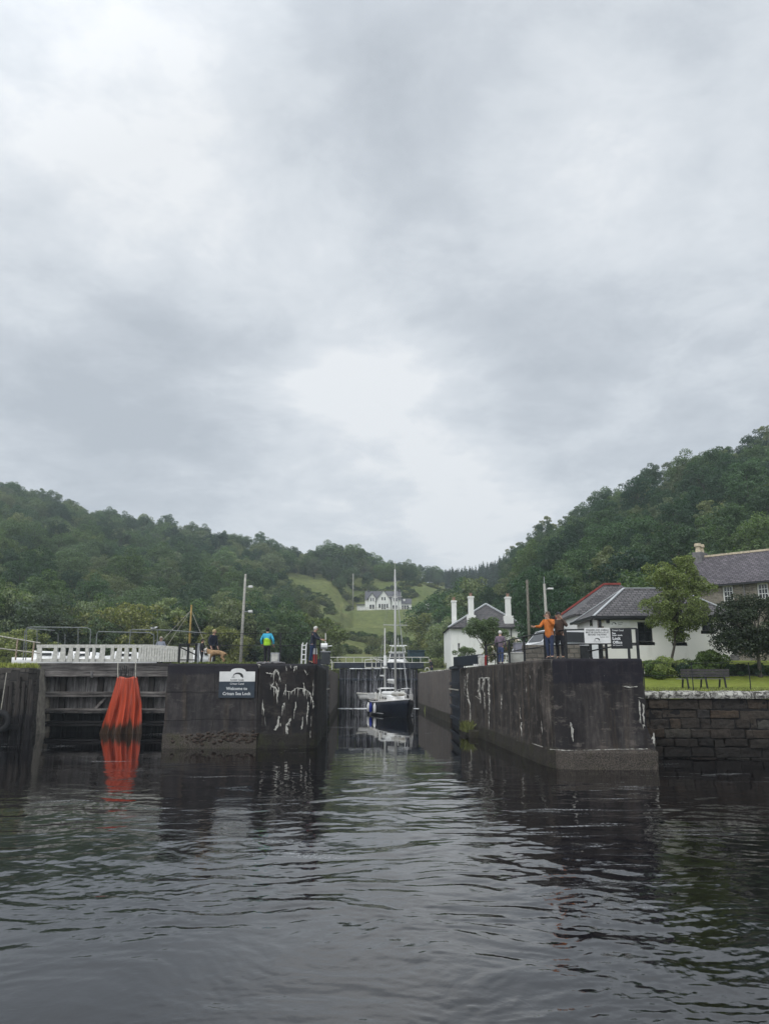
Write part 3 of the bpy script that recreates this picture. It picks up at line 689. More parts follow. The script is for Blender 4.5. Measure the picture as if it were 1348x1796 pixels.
def veil():
    m = Mat('falling_water'); n_ = m.noise(6, 5, .7, (3, 1, .2)); m.put(m.p.inputs['Alpha'], m.ramp(n_, [(.4, .04), (.7, .42)])); return m.done((.62, .62, .66), .3, 0, .5)
M['veil'] = veil()
mb.build('leaking_water', M['veil'], kind='stuff', label='thin streams of water leaking down the far gates')
mb = MB()
for k in range(60):
    x = rr.uniform(-5.2, .2) if k < 44 else rr.uniform(-3, 4); mb.ball((x, rr.uniform(90.6, 91.6), .0), rr.uniform(.05, .16), 6, 4, (2.4, 1.2, .5))
for k in range(14): mb.ball((rr.uniform(-5.1, 3.7), 91.58, 4.5), rr.uniform(.05, .09), 6, 4, (5, .8, .8))
mb.build('foam', M['foam'], kind='stuff', label='white foam where the leaks hit the lock water', smooth=True)

def railing(name, label, pts, hgt, mids, spacing, mat, pr_=.03, rr_=.025, group=None, z0=None, cat='railing', ends=True, posts=None):
    """pts: ground points along the path"""
    pts = [Vector(p) for p in pts]; t = thing(name, label, cat, tuple(pts[0]), 0, group)
    P = []
    if posts: P = [Vector(p) for p in posts]
    else:
        for i in range(len(pts) - 1):
            d = (pts[i + 1] - pts[i]).length; n = max(1, round(d / spacing))
            for k in range(n): P.append(pts[i].lerp(pts[i + 1], k / n))
        P.append(pts[-1])
    first = None
    for p in P: MB().tube([p, p + Vector((0, 0, hgt))], pr_, 6).build('post', mat, t, smooth=False)
    up = Vector((0, 0, hgt)); MB().tube([p + up for p in pts], rr_, 6).build('top_rail', mat, t)
    for m_ in mids: MB().tube([p + Vector((0, 0, m_)) for p in pts], rr_ * .9, 6).build('mid_rail', mat, t)
    return t
railing('railing', 'white railing on the walkway over the far lock gates', [(-6.5, 92.1, 5.2), (5.2, 92.1, 5.2)], .62, [.02], .95, M['offwhite'], .035, .045)
for (xx, ang) in ((-2.1, 0), (-.9, 0)): pass
t = thing('gantry_rail', 'white slanting handrail frame on top of the far gates', 'railing', (-1.5, 91.2, 4.6))
for i, px in enumerate((640, 652, 659, 668)):
    a = W(px, 1171, 90.8); b_ = W(px, 1158 - (3 if i > 1 else 0), 90.8); MB().tube([a, b_], .05, 6).build('post', M['offwhite'], t)
MB().tube([W(640, 1158, 90.8), W(660, 1156, 90.6), W(676, 1161, 90.6)], .06, 6).build('top_rail', M['offwhite'], t)
MB().tube([W(640, 1171, 90.8), W(676, 1171, 90.8)], .05, 6).build('mid_rail', M['offwhite'], t)
MB().tube([W(655, 1155, 90.2), W(664, 1161, 90.2)], .06, 6).build('brace', M['offwhite'], t)
mb = MB(); c0 = W(749, 1183, 88); mb.tube([c0 + Vector((-.22, 0, 0)), c0 + Vector((-.22, 0, .55)), c0 + Vector((-.1, 0, .72)), c0 + Vector((.1, 0, .72)), c0 + Vector((.22, 0, .55)), c0 + Vector((.22, 0, 0))], .06, 6)
mb.build('ladder_hoop', M['offwhite'], label='white ladder hoop at the end of the right chamber wall', cat='ladder rail')
c0 = W(582, 1175, 61.2); mb = MB(); mb.tube([c0, c0 + Vector((0, 0, .62)), c0 + Vector((-.15, 0, .78)), c0 + Vector((-.4, .1, .8))], .04, 6)
mb.build('ladder_hoop', M['offwhite'], label='bent white handhold on the left chamber wall', cat='ladder rail')

# welcome sign on the left pier
YS = YL - .05
def s3(px, py, d=0): return W(px, py, YS - d)
sg = thing('welcome_sign', 'white arched and slate blue welcome sign on the left pier', 'sign', tuple(s3(415, 1224)))
def sx(px): return s3(px, 1200).x
def sz(py): return s3(415, py).z
x0, x1 = sx(384.5), sx(447); zt, zm, zb = sz(1178), sz(1195.5), sz(1224)
arc = [(x0, zm), (x1, zm), (x1, zt)]
for k in range(0, 13):
    a = k / 12 * math.pi; hw = (x1 - x0) * .21; arc.append(((x0 + x1) / 2 + .04 + hw * math.cos(a), zt + .16 * math.sin(a) ** .8))
arc.append((x0, zt))
MB().prism_y(arc, YS - .05, YS).build('header_panel', M['white'], sg)
MB().box(x0, x1, YS - .05, YS, zb, zm - .004).build('text_panel', plain('slate_blue_panel', (.030, .042, .058), .5, .1, 3), sg)
def text(s, loc, size, mat, parent, rz=0, align='CENTER', name='lettering', ext=.004, bold=0.0, font_scale=1.0):
    cu = bpy.data.curves.new('t', 'FONT'); cu.body = s; cu.size = size; cu.align_x = align; cu.align_y = 'CENTER'; cu.extrude = ext; cu.offset = bold; cu.resolution_u = 2
    ob = bpy.data.objects.new('t', cu); COL.objects.link(ob); dg = bpy.context.evaluated_depsgraph_get(); me = bpy.data.meshes.new_from_object(ob.evaluated_get(dg))
    MX = Matrix.Translation(Vector(loc)) @ Matrix.Rotation(rz, 4, 'Z') @ Matrix.Rotation(R(90), 4, 'X') @ Matrix.Diagonal((font_scale, 1, 1, 1))
    me.transform(INV[parent.name] @ MX); bpy.data.objects.remove(ob); bpy.data.curves.remove(cu)
    me.materials.clear(); me.materials.append(mat); o = bpy.data.objects.new(name, me); COL.objects.link(o); o.parent = parent; INV[o.name] = INV[parent.name]; return o
M['ink'] = plain('black_ink', (.02, .022, .022), .6, .05, 2)
M['letter'] = plain('white_lettering', (.70, .71, .70), .6, .04, 2)
xm = (x0 + x1) / 2
def bridge_logo(parent, cx_, cz_, y, wd, mat):      # arched bridge swoosh
    mb = MB(); o_ = []; i_ = []
    for k in range(13):
        a = math.pi * (1 - k / 12); o_.append((cx_ + .5 * wd * math.cos(a), cz_ + .42 * wd * math.sin(a) ** .8)); tck = .06 + .16 * (k / 12)
        i_.append((cx_ + (.5 - tck) * wd * math.cos(a) - .02 * wd, cz_ + (.42 - tck * 1.1) * wd * math.sin(a) ** .8 - .0))
    for k in range(12): mb.prism_y([o_[k], o_[k + 1], i_[k + 1], i_[k]][::-1], y - .006, y)
    mb.prism_y([(cx_ + .34 * wd, cz_ + .05 * wd), (cx_ + .5 * wd, cz_ + .06 * wd), (cx_ + .52 * wd, cz_ - .08 * wd), (cx_ + .40 * wd, cz_ - .08 * wd)][::-1], y - .0055, y)
    for j in (-.08, -.02): mb.box(cx_ - .62 * wd, cx_ - .3 * wd, y - .005, y, cz_ + j * wd, cz_ + (j + .025) * wd)
    return mb.build('logo', mat, parent)
bridge_logo(sg, xm + .04, zm + .22, YS - .05, .50, M['ink'])
text('Scottish Canals', (xm, YS - .052, zm + .075), .105, M['ink'], sg, bold=.002)
text('Crinan Canal', (xm, YS - .052, zb + .66), .13, M['letter'], sg, bold=.001)
text('Welcome to', (xm, YS - .052, zb + .43), .20, M['letter'], sg, bold=.003)
text('Crinan Sea Lock', (xm, YS - .052, zb + .19), .205, M['letter'], sg, bold=.003)

# handrails, posts and gear on the left pier
zr = H
tr = thing('wire_railing', 'thin dark wire railing along the top of the left pier', 'railing', (-5, 39, H))
for px in (491, 540, 553, 561): a = W(px, 1160, 39.1); MB().box(a.x - .03, a.x + .03, 39.07, 39.13, H, 5.52 if px in (491,) else 5.2).build('post', M['black'], tr)
for z_ in (5.52, 4.9): MB().tube([(xat(312, 39.1), 39.1, z_), (xat(440, 39.1), 39.1, z_ - .02), (xat(561, 39.1), 39.1, z_)], .016, 5).build('wire', M['black'], tr)
fr = thing('steel_frame', 'black steel frame with a tilted bar at the left corner of the pier', 'barrier', (xat(328, 39), 39, H))
for px, h_ in ((313.5, 1.0), (329, .98), (343, 1.02), (347, 1.0)): MB().box(xat(px, 39) - .05, xat(px, 39) + .05, 38.95, 39.05, H, H + h_).build('post', M['black'] if px < 346 else M['grey'], fr)
MB().bar((xat(313, 38.9), 38.9, H + .95), (xat(345, 38.9), 38.9, H + .97), .06, .06).build('top_rail', M['black'], fr)
MB().bar((xat(313, 38.9), 38.9, H + .82), (xat(345, 38.9), 38.9, H + .40), .05, .06).build('brace', M['black'], fr)
MB().bar((xat(313, 38.9), 38.9, H + .18), (xat(345, 38.9), 38.9, H + .18), .05, .05).build('mid_rail', M['black'], fr)
c0 = Vector((xat(482, 40.2), 40.2, H)); cab = thing('control_box', 'small pale grey control box beside the person in neon', 'box', tuple(c0))
MB().box(c0.x - .22, c0.x + .22, 40.1, 40.4, H + .08, H + .58).build('box_body', M['grey'], cab, bevel=.02); MB().box(c0.x - .16, c0.x + .16, 40.085, 40.1, H + .14, H + .52).build('door', M['offwhite'], cab); MB().box(c0.x - .12, c0.x + .12, 40.2, 40.3, H, H + .08).build('foot', M['grey'], cab)
c0 = Vector((xat(571, 41), 41, H)); cab = thing('control_cabinet', 'dark grey cabinet at the lock corner of the left pier', 'cabinet', tuple(c0))
MB().prism([(c0.x - .22, 40.8), (c0.x + .22, 40.8), (c0.x + .22, 41.3), (c0.x - .22, 41.3)], H, H + .62).build('box_body', plain('dark_cabinet', (.05, .055, .06), .5), cab, bevel=.02); MB().prism([(c0.x - .26, 40.76), (c0.x + .26, 40.76), (c0.x + .26, 41.34), (c0.x - .26, 41.34)], H + .62, H + .68).build('lid', M['grey'], cab)
wi = thing('winch', 'white hand winch on a pedestal beside the white-haired person', 'winch', (xat(567, 42), 42, H))
wx_ = xat(567, 42); MB().tube([(wx_, 42, H), (wx_, 42, H + .9)], [.12, .07], 8).build('pedestal', M['offwhite'], wi); MB().tube([(wx_ - .2, 42, H + .98), (wx_ + .2, 42, H + .98)], .16, 10).build('drum', M['white'], wi); MB().tube([(wx_ + .2, 42, H + .98), (wx_ + .45, 41.9, H + 1.0)], .03, 6).build('crank', M['white'], wi); MB().tube([(wx_ + .08, 42.2, H), (wx_ + .08, 42.2, H + 1.7)], .03, 6).build('rod', M['offwhite'], wi)
lb = thing('lifebuoy_post', 'red and white lifebuoy holder by the rail on the left pier', 'lifebuoy', (xat(552, 39.6), 39.6, H))
lx = xat(552, 39.6); MB().box(lx - .1, lx + .1, 39.55, 39.7, H, H + .48).build('holder', M['red'], lb, bevel=.02); MB().tube([(lx, 39.62, H + .48), (lx, 39.62, H + .78)], [.12, .09], 8).build('cap', M['white'], lb)
wp = thing('white_ladder', 'white painted ladder top with two stiles on the left pier', 'ladder', (xat(532, 39), 39, H))
for px in (528.5, 535.5): MB().tube([(xat(px, 39), 39, H - .0), (xat(px, 39) + .02, 39, H + .95), (xat(px, 39) + .02, 39.35, H + 1.02)], .035, 6).build('stile', M['white'], wp)
for z_ in (.2, .45, .7, .9): MB().bar((xat(528, 39), 39, H + z_), (xat(536, 39), 39, H + z_), .04, .05).build('rung', M['white'], wp)
rr = random.Random(9); mb = MB()
for k in range(60): px = rr.uniform(455, 496); mb.ball((xat(px, 38.8), rr.uniform(38.65, 39.3), H + rr.uniform(0, .06)), rr.uniform(.05, .12), 6, 4, (1.5, 1, .6))
mb.build('loose_stones', M['greystone'], kind='stuff', label='loose grey stones on the pier edge in front of the person in neon')

# old timber gate on the left with the white fence over it
YG = 50.0
og = thing('timber_gate', 'weathered grey timber gate with heavy crossbeams, left of the pier', 'lock gate', (-18, YG, 0))
gx0, gx1 = -22.6, -10.5
mb = MB(); rr = random.Random(4); x = gx0
while x < gx1:
    wd = rr.uniform(.22, .42); dd = rr.uniform(0, .05); mb.box(x + .008, x + wd - .008, YG + .52 + dd, YG + .7, -1.2, zat(1186, YG)); x += wd
mb.build('planking', M['timberV'], og)
for (a, b_, pro) in ((1163, 1187, .62), (1213.5, 1223, .5), (1243.5, 1252.5, .55), (1266, 1275, .5)):
    mb = MB(); z1_, z0_ = zat(a, YG - pro), zat(b_, YG - pro); x = gx0
    zc_ = z0_ + (z1_ - z0_) * .45
    mb.box(gx0, gx1, YG - pro + .35, YG + .51, z0_, zc_); mb.box(gx0, gx1, YG - pro + .38, YG + .51, zc_ + .03, z1_)
    mb.build('crossbeam', M['timberH'], og, bevel=.03)
for px in (106, 172, 262): x = xat(px, YG, 1220); MB().box(x - .16, x + .16, YG + .2, YG + .515, -.8, zat(1187, YG)).build('post', M['pile'], og)
MB().bar((xat(186, YG, 1230), YG + .05, zat(1222, YG)), (xat(168, YG, 1230), YG + .05, zat(1243, YG)), .12, .16).build('brace', M['timberH'], og)
MB().tube([(xat(163, 49.3), 49.3, zat(1178, 49.3)), (xat(163, 49.3), 49.3, zat(1189, 49.3))], [.10, .07], 8).build('bollard', M['greystone'], og)
# white board fence
YF = 49.4; wf = thing('board_fence', 'white painted board fence with ragged gaps along the top of the timber gate', 'fence', (-18, YF, zat(1161, YF)))
zb0, zt0 = zat(1161, YF), zat(1131, YF)
def fz(px, base): return (base + (zat(1137, YF) - zat(1131, YF)) * max(0, min(1, (px - 262) / 80)))
mb = MB(); XS = [62, 200, 262, 300, 338]
for i in range(4):
    a, b_ = XS[i], XS[i + 1]; mb.bar((xat(a, YF), YF, fz(a, zt0) - .09), (xat(b_, YF), YF, fz(b_, zt0) - .09), .08, .20)
mb.build('top_rail', M['offwhite'], wf)
mb = MB(); mb.bar((xat(62, YF), YF + .06, zb0 + .1), (xat(338, YF), YF + .06, zb0 + .1), .06, .18); mb.build('bottom_rail', M['offwhite'], wf)
px = 64; rr = random.Random(12)
while px < 336:
    wd = rr.uniform(5, 8) if px < 240 else rr.uniform(3.4, 4.6); gap = rr.uniform(5, 10) if px < 240 else rr.uniform(.5, 1.0)
    if px < 76: wd, gap = 8, 22
    ln = rr.uniform(-2.5, 2.5) if px < 240 else 0
    xa, xb = xat(px, YF), xat(px + wd, YF); o_ = (xat(px + ln, YF) - xa)
    zt_ = fz(px, zt0) - .02; tp = rr.uniform(.0, .10) if px < 240 else 0
    MB().prism_y([(xa + o_ - tp, zb0 - .0), (xb + o_ + tp, zb0), (xb, zt_), (xa, zt_)], YF - .06, YF - .01).build('board', M['offwhite'], wf)
    px += wd + gap
# tubular hoops
def hoop(label, pts, y, mat, r=.035, uprights=()):
    t = thing('handrail_hoop', label, 'handrail', (xat(pts[0][0], y), y, zat(pts[0][1], y)), 0, None)
    MB().tube([W(px, py, y) for px, py in pts], r, 6).build('rail', mat, t)
    for (px, a, b_) in uprights: MB().tube([W(px, a, y), W(px, b_, y)], r * .8, 6).build('upright', mat, t)
hoop('grey tube handrail with two bent corners above the left end of the white fence', [(40.5, 1158), (44, 1107), (48, 1100.5), (60, 1100), (152, 1101), (159, 1104), (157, 1150)], 50.6, M['galv'], uprights=((65, 1103, 1150), (137, 1101, 1150)))
hoop('thin second handrail standing behind the left tube handrail', [(45, 1158), (47, 1104), (52, 1103), (96, 1106)], 51.0, M['galv'], .03, uprights=((102, 1112, 1150), (114, 1112, 1150)))
hoop('low grey tube handrail above the middle of the white fence', [(167, 1150), (170, 1112), (173, 1108), (262, 1110), (270, 1114), (270, 1138)], 50.6, M['galv'])
hoop('long grey tube handrail running right above the white fence', [(225, 1150), (229, 1106), (232, 1104.5), (300, 1105.5), (362, 1111)], 50.2, M['galv'], uprights=((276, 1106, 1140),))
# orange tarpaulin
mb = MB(); nu, nv = 70, 34; ztp = zat(1188, 48.9); b0 = len(mb.v)
for j in range(nv + 1):
    t = j / nv; py = 1188 + (1290 - 1188) * t
    lft = 205 + (173 - 205) * t ** 1.15; rgt = 240.5 + (248.5 - 240.5) * min(1, t * 2.2) 
    for i in range(nu + 1):
        s_ = i / nu; px = lft + (rgt - lft) * s_
        fold = (math.sin(s_ * 19 + 1.3 * math.sin(t * 2.2) + 2 * s_ * s_) * .10 + math.sin(s_ * 43 + 1.3 + t) * .05 + math.sin(s_ * 83 + 2 * t) * .02 + .05 * math.sin(7 * t + 11 * s_)) * (.25 + .9 * t) - .18 * math.sin(math.pi * s_)
        p = W(px, py, 49.0 + fold - .25 * t); mb.v.append((p.x, p.y, p.z + (.04 * math.sin(s_ * 9) if j == 0 else 0)))
for j in range(nv):
    for i in range(nu): a = b0 + j * (nu + 1) + i; mb.face((a, a + 1, a + nu + 2, a + nu + 1))
tp = mb.build('tarpaulin', M['tarp'], smooth=True, label='orange tarpaulin draped down the timber gate into the water', cat='tarpaulin')
sm = tp.modifiers.new('thick', 'SOLIDIFY'); sm.thickness = .012
for (px, lb_) in ((207, 'left'), (238, 'right')):
    pts = [W(px, 1162, 49.2), W(px - .5, 1175, 49.0), W(px, 1189, 48.9)]
    MB().tube(pts, .03, 5).build('rope', M['rail'], label='short %s rope holding the orange tarpaulin to the gate' % lb_, cat='rope')
mb = MB(); rr = random.Random(3)
for k in range(9):
    px = 207 + k * 3.8; mb.tube([W(px, 1170 + rr.uniform(-3, 3), 49.15), W(px + rr.uniform(-2, 2), 1186, 49.05)], .025, 4)
mb.build('frayed_line', M['black'], label='frayed dark lines above the tarpaulin', cat='rope')

# quay wall at the far left
qw = thing('quay_wall', 'dark stone and timber quay wall at the left edge, grass on top', 'wall', (-24, 45, 0))
grid_wall(MB(), [(-60, 44.2), (-19.9, 44.0), (-19.7, 44.6), (-21.2, 48.4), (-22.5, 50.3), (-60, 51)], -1.5, 3.88, seed=44, amp=.10, seg=.5).build('stone_face', rubble('dark_quay_rubble', ((.035, .032, .030), (.075, .068, .060)), .8, .4, (.02, .019, .018)), qw)
for k, px in enumerate((1, 9, 17, 26, 33, 41, 49, 57)):
    x = xat(px + ((k * 13) % 5) - 2, 43.8, 1220); q_ = ((k * 37) % 7) / 7; MB().tube([(x, 43.85, -1.2), (x + .06 * q_, 43.86 + .1 * q_, 1.6), (x - .05 + .1 * q_, 43.9, 2.6 + .9 * q_)], [.10 + .07 * q_, .09 + .07 * q_, .07 + .06 * q_], 8).build('timber_pile', M['pile'], qw)
MB().box(-24.4, -19.9, 43.60, 43.75, .55, .8).build('waling', M['pile'], qw)
ty = thing('tyre_fender', 'black tyre hanging at the waterline of the left quay wall', 'tyre', (xat(1, 43.4, 1262), 43.4, .45))
c0 = Vector((xat(0, 43.35, 1262), 43.35, 1.0)); ring = []
mb = MB(); nn = 20
rings = []
for i in range(nn + 1):
    a = 2 * math.pi * i / nn; cp = c0 + Vector((math.cos(a) * .46, 0, math.sin(a) * .46)); rings.append([cp + Vector((math.cos(a) * math.cos(b_) * .17, math.sin(b_) * .14, math.sin(a) * math.cos(b_) * .17)) for b_ in [2 * math.pi * q / 8 for q in range(8)]])
mb.loft(rings, cap=False).build('tyre', M['rubber'], ty, smooth=True); MB().tube([c0 + Vector((0, 0, .6)), c0 + Vector((.05, .1, 2.6))], .025, 5).build('chain', M['rail'], ty)
rt = thing('railing', 'pale rusty two-bar railing sloping down the left quay', 'railing', (-22, 44.6, 3.9))
YR = 44.6
for (xa, ya, xb, yb) in ((0, 1116, 71, 1128), (0, 1137.5, 70, 1146)): MB().tube([W(xa - 90, ya - 15, YR - .5), W(xa, ya, YR), W(xb, yb, YR)], .035, 6).build('rail', M['rail'], rt)
for (px, a, b_) in ((31, 1121, 1158), (60, 1127, 1160), (-20, 1113, 1156)): MB().tube([W(px, a, YR), W(px - 4, b_, YR)], .05, 6).build('post', plain('rusty_white', (.42, .33, .24), .8, .35, 9), rt)

# pole with lamps, yellow mast, utility poles
def pole(name, label, cat, px, py_top, Y, zb_, r, mat, lean=0.0, group=None):
    a = Vector((xat(px, Y, 1150), Y, zb_)); zt_ = zat(py_top, Y); t = thing(name, label, cat, tuple(a), 0, group)
    top = a + Vector((lean, 0, zt_ - zb_)); MB().tube([a, a.lerp(top, .5), top], [r, r * .85, r * .65], 8).build('pole', mat, t, smooth=True); return t, a, top
t, a, top = pole('lamp_post', 'tall pale lamp post with two side lamps behind the left pier', 'lamp post', 422, 1007, 55, 3.9, .12, M['concpole'], .12)
for f_, l_ in ((.86, .42), (.60, .5)):
    p = a.lerp(top, f_); MB().tube([p, p + Vector((l_, -.1, .05))], .03, 6).build('bracket', M['grey'], t); MB().box(p.x + l_ - .12, p.x + l_ + .16, p.y - .25, p.y + .05, p.z - .06, p.z + .10).build('lamp_head', M['white'], t, bevel=.02)
t, a, top = pole('boat_mast', 'yellow varnished mast with stays above the white fence', 'mast', 331, 1061, 62, 3.9, .10, M['yellow'])
for dx in (-3.2, -2.2, 3.4): MB().tube([top - Vector((0, 0, .4)), Vector((a.x + dx * (.9 if dx < 0 else .6), 62, 4.3 if dx > 0 else 5.5))], .018, 4).build('stay', M['rail'], t)
t, a, top = pole('lamp_post', 'slim lamp post with a single lamp behind the two people on the right', 'lamp post', 962, 1024, 58, 3.9, .14, M['concpole'], -.10)
p = a.lerp(top, .93); MB().tube([p, p + Vector((.35, -.1, .06))], .03, 6).build('bracket', M['grey'], t); MB().box(p.x + .2, p.x + .6, p.y - .3, p.y, p.z, p.z + .12).build('lamp_head', M['white'], t, bevel=.02)
MB().tube([top, top + Vector((0, 0, .55))], .03, 5).build('aerial', M['grey'], t)
t, a, top = pole('utility_pole', 'weathered green-grey wooden pole between the white house and the slim lamp post', 'pole', 929, 1017, 66, 3.9, .15, M['wood'])
MB().bar(top + Vector((-.2, 0, -.2)), top + Vector((.2, 0, -.2)), .06, .06).build('cap_bar', M['wood'], t)
for (px, pt, Y, lab) in ((36, 925, 260, 'distant white pole standing among trees high on the left hillside'), (618, 1006, 285, 'thin pole on the grass slope left of the gabled house'), (272, 962, 300, 'small far pole near the middle of the left hillside')):
    x = xat(px, Y, 1000); zg = float(land(np.array([x]), np.array([Y]))[0]); t, a, top = pole('utility_pole', lab, 'pole', px, pt, Y, zg, .22, M['concpole'])
    MB().bar(top + Vector((-.9, 0, -.5)), top + Vector((.9, 0, -.5)), .12, .12).build('crossarm', M['wood'], t)

# ---------------------------------------------------------------- right quay: railing, signs, boxes
rb = thing('railing', 'black two-bar steel railing round the top of the right pier', 'railing', (7, 33, H))
PX = [(853, 45.5), (872, 42.4), (893, 39.4), (919.5, 36.2), (956, 33.0), (993, 31.2), (1119, 30.3)]
PP = [Vector((xat(p, y, 1150), y, H)) for p, y in PX]
for q, p in enumerate(PP): MB().box(p.x - .045, p.x + .045, p.y - .045, p.y + .045, H, H + 1.17).build('post', M['black'], rb)
for dz, r_ in ((1.17, .03), (.60, .028)): 
    for i in range(len(PP) - 1): MB().tube([PP[i] + Vector((0, 0, dz)), PP[i + 1] + Vector((0, 0, dz))], r_, 6).build('top_rail' if dz > 1 else 'mid_rail', M['black'], rb)
rb2 = thing('railing', 'short black inner railing with a sloping bar behind the signs', 'railing', (10, 32, H))
QP = [Vector((xat(p, 32.0, 1150), 32.0, H)) for p in (1036, 1052, 1063.5, 1103)]
for p in QP: MB().box(p.x - .045, p.x + .045, p.y - .04, p.y + .04, H, H + .9).build('post', M['black'], rb2)
MB().tube([W(1030, 1143, 31.9), W(1065, 1136, 31.9), W(1085, 1132, 31.9), W(1118, 1131, 31.9)], .03, 6).build('sloping_rail', M['black'], rb2)
ys = 30.25
def board(name, label, a, b_, c, d, mat, y=ys, th=.02):
    t = thing(name, label, 'sign', tuple(W((a + b_) / 2, d, y))); p0 = W(a, d, y); p1 = W(b_, c, y)
    MB().box(xat(a, y, (c + d) / 2), xat(b_, y, (c + d) / 2), y - th, y, p0.z, p1.z).build('panel', mat, t); return t, (xat(a, y, 1115) + xat(b_, y, 1115)) / 2, p0.z, p1.z
t, xm, za, zb_ = board('warning_sign', 'white rectangular notice with black lettering on the pier railing', 1024.5, 1069.5, 1101.5, 1128.5, M['white'])
for s_, dz, sz_ in (('CHILDREN AND ANIMALS', .085, .092), ('MUST BE CONTROLLED AT', .175, .088), ('BEYOND THIS POINT', .265, .092)): text(s_, (xm, ys - .022, zb_ - dz), sz_, M['ink'], t, ext=.002, bold=.0012, font_scale=.82)
text('THANK YOU', (xm + .26, ys - .022, za + .235), .062, M['ink'], t, ext=.002, font_scale=.9); bridge_logo(t, xm - .02, za + .12, ys - .02, .20, M['ink']); text('Scottish Canals', (xm - .02, ys - .022, za + .055), .045, M['ink'], t, ext=.002)
t, xm, za, zb_ = board('office_sign', 'square black notice with white bold lettering beside the white notice', 1070.5, 1107.5, 1101.8, 1138, M['black'], ys - .03)
xl_ = xm - .36
for s_, dz, sz_, bo in (('Crinan Canal', .09, .085, .001), ('Sea', .20, .10, .003), ('Larger vessels', .275, .07, .002), ('Lock', .40, .16, .005), ('Office', .55, .15, .004), ('VHF Channel 74', .66, .055, .001)): text(s_, (xl_, ys - .052, zb_ - dz), sz_, M['letter'], t, ext=.002, bold=bo, align='LEFT')
# boxes near the gate
t = thing('balance_beam', 'dark grey box beam of the open right gate with small white marks', 'gate beam', (xat(822, 50, 1155), 50, H))
MB().bar(W(799, 1161, 52), W(843, 1157, 47), .35, .62).build('beam', M['navydark'], t, bevel=.03)
for k in range(3): p = W(831 + k * 3.6, 1163.5, 46.8); MB().box(p.x - .05, p.x + .05, p.y - .03, p.y, H + .0, H + .14).build('cleat', M['white'], t)
def cabinet(name, label, px0, px1, py0, py1, Y, mat, lidm=None, z0=None, dep=.5, cat='box'):
    a = W(px0, py1, Y); b_ = W(px1, py0, Y); t = thing(name, label, cat, ((a.x + b_.x) / 2, Y, z0 if z0 else H)); zz0 = z0 if z0 is not None else H
    MB().box(a.x, b_.x, Y, Y + dep, zz0, b_.z - .06).build('box_body', mat, t, bevel=.02); MB().box(a.x - .03, b_.x + .03, Y - .03, Y + dep + .03, b_.z - .058, b_.z).build('lid', lidm or mat, t, bevel=.01)
    MB().box(a.x + .06, b_.x - .06, Y - .015, Y - .001, zz0 + .08, b_.z - .12).build('door', mat, t); return t
cabinet('control_box', 'red-sided white box standing by the end of the black railing', 840, 849, 1150, 1166, 45, M['offwhite'], M['white']); cabinet('control_box', 'plain red box tucked behind the first railing post', 848.6, 852.5, 1150, 1166, 45.2, M['red'])
cabinet('meter_cabinet', 'pale stone-coloured cabinet behind the railing, lowest of the group', 893, 919, 1144, 1160, 39.6, plain('pale_cabinet', (.40, .40, .36), .7), M['offwhite'])
cabinet('meter_cabinet', 'lilac grey box in front of the white van bonnet', 904, 921, 1127, 1146, 42.5, plain('lilac_cabinet', (.26, .26, .30), .6), M['grey'], dep=.8)
# low stone wall in front of the van
lw = MB().box(xat(918, 42), xat(1018, 42), 42.0, 42.4, 3.9, zat(1131, 42)); lw.build('stone_wall', M['rubblelow'], bevel=.03, label='low brown rubble wall in front of the white van', cat='wall')
# wheelie bins by the office
def bin_(label, px, Y, mat, h_=1.1):
    x = xat(px, Y); t = thing('wheelie_bin', label, 'bin', (x, Y, H)); 
    MB().prism([(x - .22, Y - .25), (x + .22, Y - .25), (x + .22, Y + .25), (x - .22, Y + .25)], H + .05, H + h_, [(x - .29, Y - .32), (x + .29, Y - .32), (x + .29, Y + .34), (x - .29, Y + .34)]).build('bin_body', mat, t, bevel=.02)
    MB().prism([(x - .31, Y - .36), (x + .31, Y - .36), (x + .31, Y + .36), (x - .31, Y + .36)], H + h_ + .003, H + h_ + .06, [(x - .27, Y - .30), (x + .27, Y - .30), (x + .27, Y + .34), (x - .27, Y + .34)]).build('lid', mat, t)
    MB().tube([(x - .2, Y + .42, H + h_ - .02), (x + .2, Y + .42, H + h_ - .02)], .025, 6).build('handle', mat, t)
    for s_ in (-1, 1): MB().tube([(x + s_ * .2, Y + .28, H + .1), (x + s_ * .27, Y + .28, H + .1)], .1, 10).build('wheel', M['rubber'], t)
bin_('black wheelie bin against the left side of the lock office', 1024, 45.3, M['black']); bin_('teal wheelie bin left of the black bin', 1004, 45.0, plain('teal_bin', (.02, .09, .095), .5)); bin_('dark grey wheelie bin between the black bin and the teal bin', 1013, 45.6, plain('dark_bin', (.05, .055, .055), .5))
